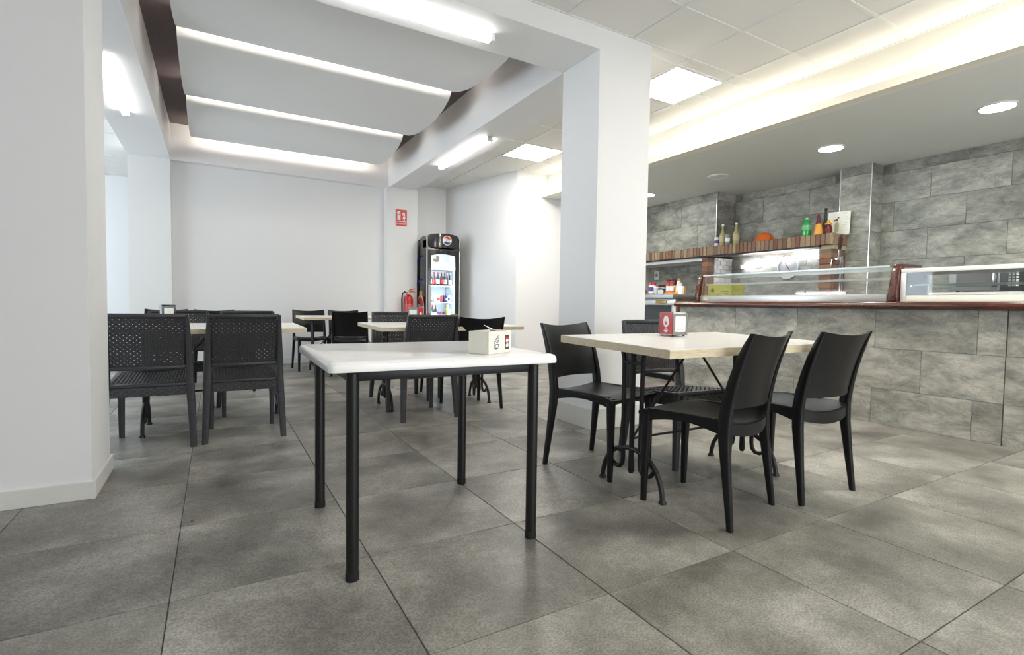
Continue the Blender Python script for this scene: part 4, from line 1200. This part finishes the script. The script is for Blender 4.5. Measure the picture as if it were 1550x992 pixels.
box_piece('brick', (6.20, 3.33, 1.635), (6.455, 3.475, 1.684), plain('cream_brick', rgb(196, 180, 146), .8), mt, bevel=.002)
def pier(label, x0, x1, y0, y1, ztop):
    t = thing('brick_pier', label, 'pier', (0, 0, 0), 0, 'brick piers under the mantel')
    MB().box((x0 + .006, y0 + .006, 0), (x1, y1 - .006, ztop)).obj('pier_core', mortar_m, t, smooth=False)
    z = .90; k = 0
    while z + .058 < ztop + .01:
        xm = (x0 + x1) / 2 + (.05 if k % 2 else -.05)
        for a, b in ((x0, xm - .005), (xm + .005, x1 - .002)):
            o = random.uniform(0, .004)
            box_piece('brick', (a - (o if a == x0 else 0), y0 - o, z), (b, y1, min(z + .058, ztop)), red_brick_m, t, bevel=.002)
        z += .070; k += 1
pier('red brick pier behind the beer tap at the right end of the mantel', 6.16, 6.458, 3.335, 3.47, 1.634)
pier('narrow red brick pier at the left edge of the hood opening', 6.16, 6.30, 5.06, 5.155, 1.66)
ww = thing('white_brick_wall', 'whitewashed brick side wall inside the hood opening', 'wall', (0, 0, 0))
MB().box((6.305, 5.062, 0), (6.697, 5.15, 1.66)).obj('wall_core', wmortar_m, ww, smooth=False)
z = .94; k = 0
while z < 1.64:
    x = 6.305 - (.065 if k % 2 else 0)
    while x < 6.69:
        a, b = max(x, 6.305), min(x + .122, 6.695)
        if b - a > .02:
            box_piece('brick', (a, 5.05 - random.uniform(0, .003), z), (b, 5.07, min(z + .054, 1.66)), white_brick_m, ww, bevel=.002)
        x += .130
    z += .062; k += 1
tb = thing('hood_lamp', 'bright slanting tube lamp inside the hood above the wall clock', 'light', (0, 0, 0))
MB().tube([(6.660, 4.855, 1.535), (6.645, 3.735, 1.664)], .015, 10).obj('tube', hood_glow, tb)
MB().tube([(6.682, 4.88, 1.532), (6.668, 3.715, 1.667)], .012, 6).obj('batten', white_m, tb)
for p in ((6.66, 4.865, 1.534), (6.645, 3.725, 1.664)):
    MB().cbox(p, (.05, .03, .045)).obj('socket', white_m, tb, bevel=.004)
ck = thing('wall_clock', 'round wall clock with a pale face inside the hood', 'clock', (6.697, 4.17, 1.485), -PI / 2)
def ring_y(r0, r1, y0, y1, n=32):
    mb = MB()
    rings = []
    for k in range(n):
        a = 2 * PI * k / n
        c, s = math.cos(a), math.sin(a)
        rings.append([(r0 * c, y0, r0 * s), (r1 * c, y0, r1 * s), (r1 * c, y1, r1 * s), (r0 * c, y1, r0 * s)])
    return mb.loft(rings, close=True)
ring_y(.128, .150, -.035, 0).obj('clock_rim', alu_m, ck)
MB().prism([(.130 * math.cos(2 * PI * k / 32), .130 * math.sin(2 * PI * k / 32)) for k in range(32)], 1, -.018, 0).obj('clock_face', plain('mauve_grey_face', rgb(196, 190, 196), .5), ck, smooth=False)
MB().loft([[(-.004, -.022, 0), (.004, -.022, 0), (.004, -.020, 0), (-.004, -.020, 0)], [(-.050, -.022, .075), (-.046, -.022, .078), (-.046, -.020, .078), (-.050, -.020, .075)]]).obj('hand', black_m, ck, smooth=False)
MB().loft([[(-.004, -.024, 0), (.004, -.024, 0), (.004, -.022, 0), (-.004, -.022, 0)], [(.052, -.024, -.082), (.056, -.024, -.078), (.056, -.022, -.078), (.052, -.022, -.082)]]).obj('hand', black_m, ck, smooth=False)
ot = thing('wall_socket', 'white electric socket on the slate wall left of the hood', 'socket', (6.698, 6.56, 1.485), -PI / 2)
MB().prism(rrect(-.055, -.075, .055, .075, .008), 1, -.012, 0).obj('plate', white_m, ot, bevel=.002)
MB().prism([(.032 * math.cos(2 * PI * k / 20), .032 * math.sin(2 * PI * k / 20)) for k in range(20)], 1, -.0128, -.0118).obj('socket_hole', greyprint_m, ot, smooth=False)

# on the mantel (brick tops at 1.812)
ZM = 1.8125
GM = 'things standing on the mantel'
def spirit(label, x, y):
    return bottle('liquor_bottle', label, 'bottle', (x, y, ZM), .30, .042, paleliq_m, white_m, plain('straw_label_%d' % int(y * 100), rgb(196, 184, 140), .5), GM, .42)
spirit('tall pale liquor bottle with a white cap, left one on the mantel', 6.225, 4.865)
spirit('tall pale liquor bottle with a white cap, right one on the mantel', 6.235, 4.655)
can('spray_can', 'small white and violet can at the left end of the mantel', 'can', (6.20, 4.945, ZM), .125, .030, white_m, smoke_m, purple_m, GM)
can('spray_can', 'small grey can with a violet top between the two liquor bottles', 'can', (6.20, 4.765, ZM), .150, .032, greyprint_m, purple_m, white_m, GM)
def bag(u, v):
    a = 2 * PI * u; t = PI / 2 * v
    r = math.cos(t) * (1 + .10 * math.sin(5 * a + 1) * (1 - v) + .06 * math.sin(9 * a))
    return (.075 * r * math.cos(a), .125 * r * math.sin(a), .118 * math.sin(t) * (1 + .10 * math.sin(3 * a + .6) * (1 - v)))
ob = thing('orange_bag', 'crumpled orange cloth lying on the middle of the mantel', 'cloth', (6.27, 4.265, ZM))
mbg = MB().grid(bag, 30, 10)
mbg.obj('cloth', orange_m, ob, angle=70)
gb = thing('green_bottle', 'bright green plastic bottle on the mantel', 'bottle', (6.22, 3.672, ZM), 0, GM)
MB().lathe([(0, 0), (.046, 0), (.050, .02), (.050, .15), (.040, .185), (.020, .20), (0, .20)], n=16).obj('bottle_body', green_m, gb)
MB().lathe([(0, .20), (.022, .20), (.020, .222), (0, .224)], n=12).obj('cap', plain('pale_green_cap', rgb(150, 206, 158), .4), gb)
MB().lathe([(.0505, .07), (.0512, .071), (.0512, .13), (.0505, .131)], n=16).obj('paper_label', plain('mint_label', rgb(120, 190, 130), .4), gb)
cn = thing('cone_bottle', 'amber squeeze bottle with a pointed maroon nozzle on the mantel', 'bottle', (6.215, 3.525, ZM), 0, GM)
MB().lathe([(0, 0), (.050, 0), (.048, .03), (.032, .13), (0, .13)], n=16).obj('bottle_body', amber_m, cn)
MB().lathe([(0, .13), (.033, .13), (.022, .17), (.010, .245), (0, .25)], n=14).obj('nozzle', maroon_m, cn)
rf = thing('red_jug', 'small maroon jug with an amber top beside the poster on the mantel', 'jug', (6.27, 3.440, ZM), 0, GM)
MB().lathe([(0, 0), (.040, 0), (.046, .05), (.036, .10), (.024, .115), (0, .115)], n=14).obj('jug_body', maroon_m, rf)
MB().lathe([(0, .115), (.034, .115), (.038, .135), (.022, .15), (.014, .17), (0, .17)], n=12).obj('stopper', amber_m, rf)
bottle('wine_bottle', 'tall black wine bottle behind the maroon jug', 'bottle', (6.38, 3.535, ZM), .335, .038, smoke_m, black_m, None, GM, .5)
po = thing('poster_card', 'cream poster with a siphon bottle drawing leaning on the slate column', 'poster', (6.40, 3.395, ZM), -PI / 2)
po.rotation_euler = (math.radians(0), math.radians(2.0), -PI / 2)
PW, PH = .26, .275
MB().box((-.125, -.006, .0), (.125, 0, PH)).obj('card', cream_m, po, bevel=.001, seg=1)
sp = MB()
sp.prism([(-.045, .03), (.005, .03), (.005, .13), (-.008, .16), (-.032, .16), (-.045, .13)], 1, -.0068, -.0059)
sp.obj('bottle_drawing', plain('sepia_tint', rgb(206, 190, 156), .6), po, smooth=False)
s2 = MB()
s2.prism([(-.030, .165), (-.010, .165), (-.010, .19), (.004, .20), (.006, .215), (-.010, .21), (-.024, .192), (-.060, .180), (-.064, .168), (-.046, .164)], 1, -.0069, -.0059)
s2.obj('siphon_drawing', plain('sepia_ink', rgb(110, 88, 44), .6), po, smooth=False)
ln = MB()
for k in range(8):
    ln.box((.045, -.0066, .05 + .022 * k), (.105 - .012 * (k % 3), -.0059, .054 + .022 * k))
ln.box((.04, -.0066, .250), (.085, -.0059, .256))
ln.obj('printed_lines', greyprint_m, po, smooth=False)
MB().prism([(-.115, .012), (-.01, .012), (-.02, .03), (-.05, .042), (-.085, .034), (-.11, .025)], 1, -.0067, -.0059).obj('table_drawing', greyprint_m, po, smooth=False)

# ================================================================== BACK COUNTER AND MICROWAVE
bc = thing('back_counter', 'white worktop along the kitchen wall behind the display cases', 'counter', (0, 0, 0))
MB().box((6.05, .2, .0), (6.69, 3.05, .90)).obj('cabinet', alu_m, bc, smooth=False)
MB().box((6.0, .2, .90), (6.692, 3.05, .94)).obj('worktop', steel_m, bc, bevel=.004)
ms = thing('appliance_shelf', 'pale steel shelf carrying the microwave oven', 'shelf', (0, 0, 0))
MB().box((6.20, 1.20, 1.09), (6.60, 2.55, 1.115)).obj('shelf_board', white_m, ms, smooth=False)
for y in (1.22, 2.51):
    MB().box((6.24, y, .94), (6.56, y + .02, 1.09)).obj('leg', alu_m, ms, smooth=False)
mw = thing('microwave_oven', 'silver microwave oven behind the right display case', 'microwave', (6.22, 1.97, 1.128), -PI / 2)
# local x runs towards the viewer's right, local -y faces the room
MB().box((-.27, .012, 0), (.30, .36, .222)).obj('case', alu_m, mw, bevel=.006)
MB().box((-.27, 0, .0), (.085, .012, .222)).obj('door_frame', steel_m, mw, bevel=.003)
MB().box((-.215, -.003, .04), (.050, .0, .200)).obj('door_window', mwglass_m, mw, bevel=.001, seg=1)
MB().box((.055, -.03, .03), (.092, 0, .208)).obj('handle', chrome_m, mw, bevel=.008)
MB().box((.105, 0, .0), (.30, .012, .222)).obj('control_panel', smoke_m, mw, bevel=.003)
for c in range(3):
    for r in range(7):
        MB().box((.165 + c * .026, -.003, .035 + r * .024), (.183 + c * .026, 0, .051 + r * .024)).obj('button', white_m if c == 2 else greyprint_m, mw, smooth=False)
for x in (-.22, .25):
    MB().lathe([(.012, -.013), (.016, 0)], (x, .06, 0), 10).lathe([(.012, -.013), (.016, 0)], (x, .30, 0), 10).obj('foot', rubber_m, mw)

# crumbs on the floor
for (x, y, r), s in zip(((-.09, 2.49, .007), (.48, 4.44, .007), (3.19, 4.22, .006)), ('brown crumb on the floor in front of the left pillar', 'brown crumb on the floor between the left and middle tables', 'dark crumb on the floor behind the white table')):
    c = MB()
    c.lathe([(0, 0), (r, .001), (r * .9, r * .7), (0, r)], n=7)
    o = c.obj('crumb', brown_wood_m); o.location = (x, y, .0001); o.scale = (1, 1.5, 1)
    tag(o, s, 'crumb', 'crumbs on the floor')
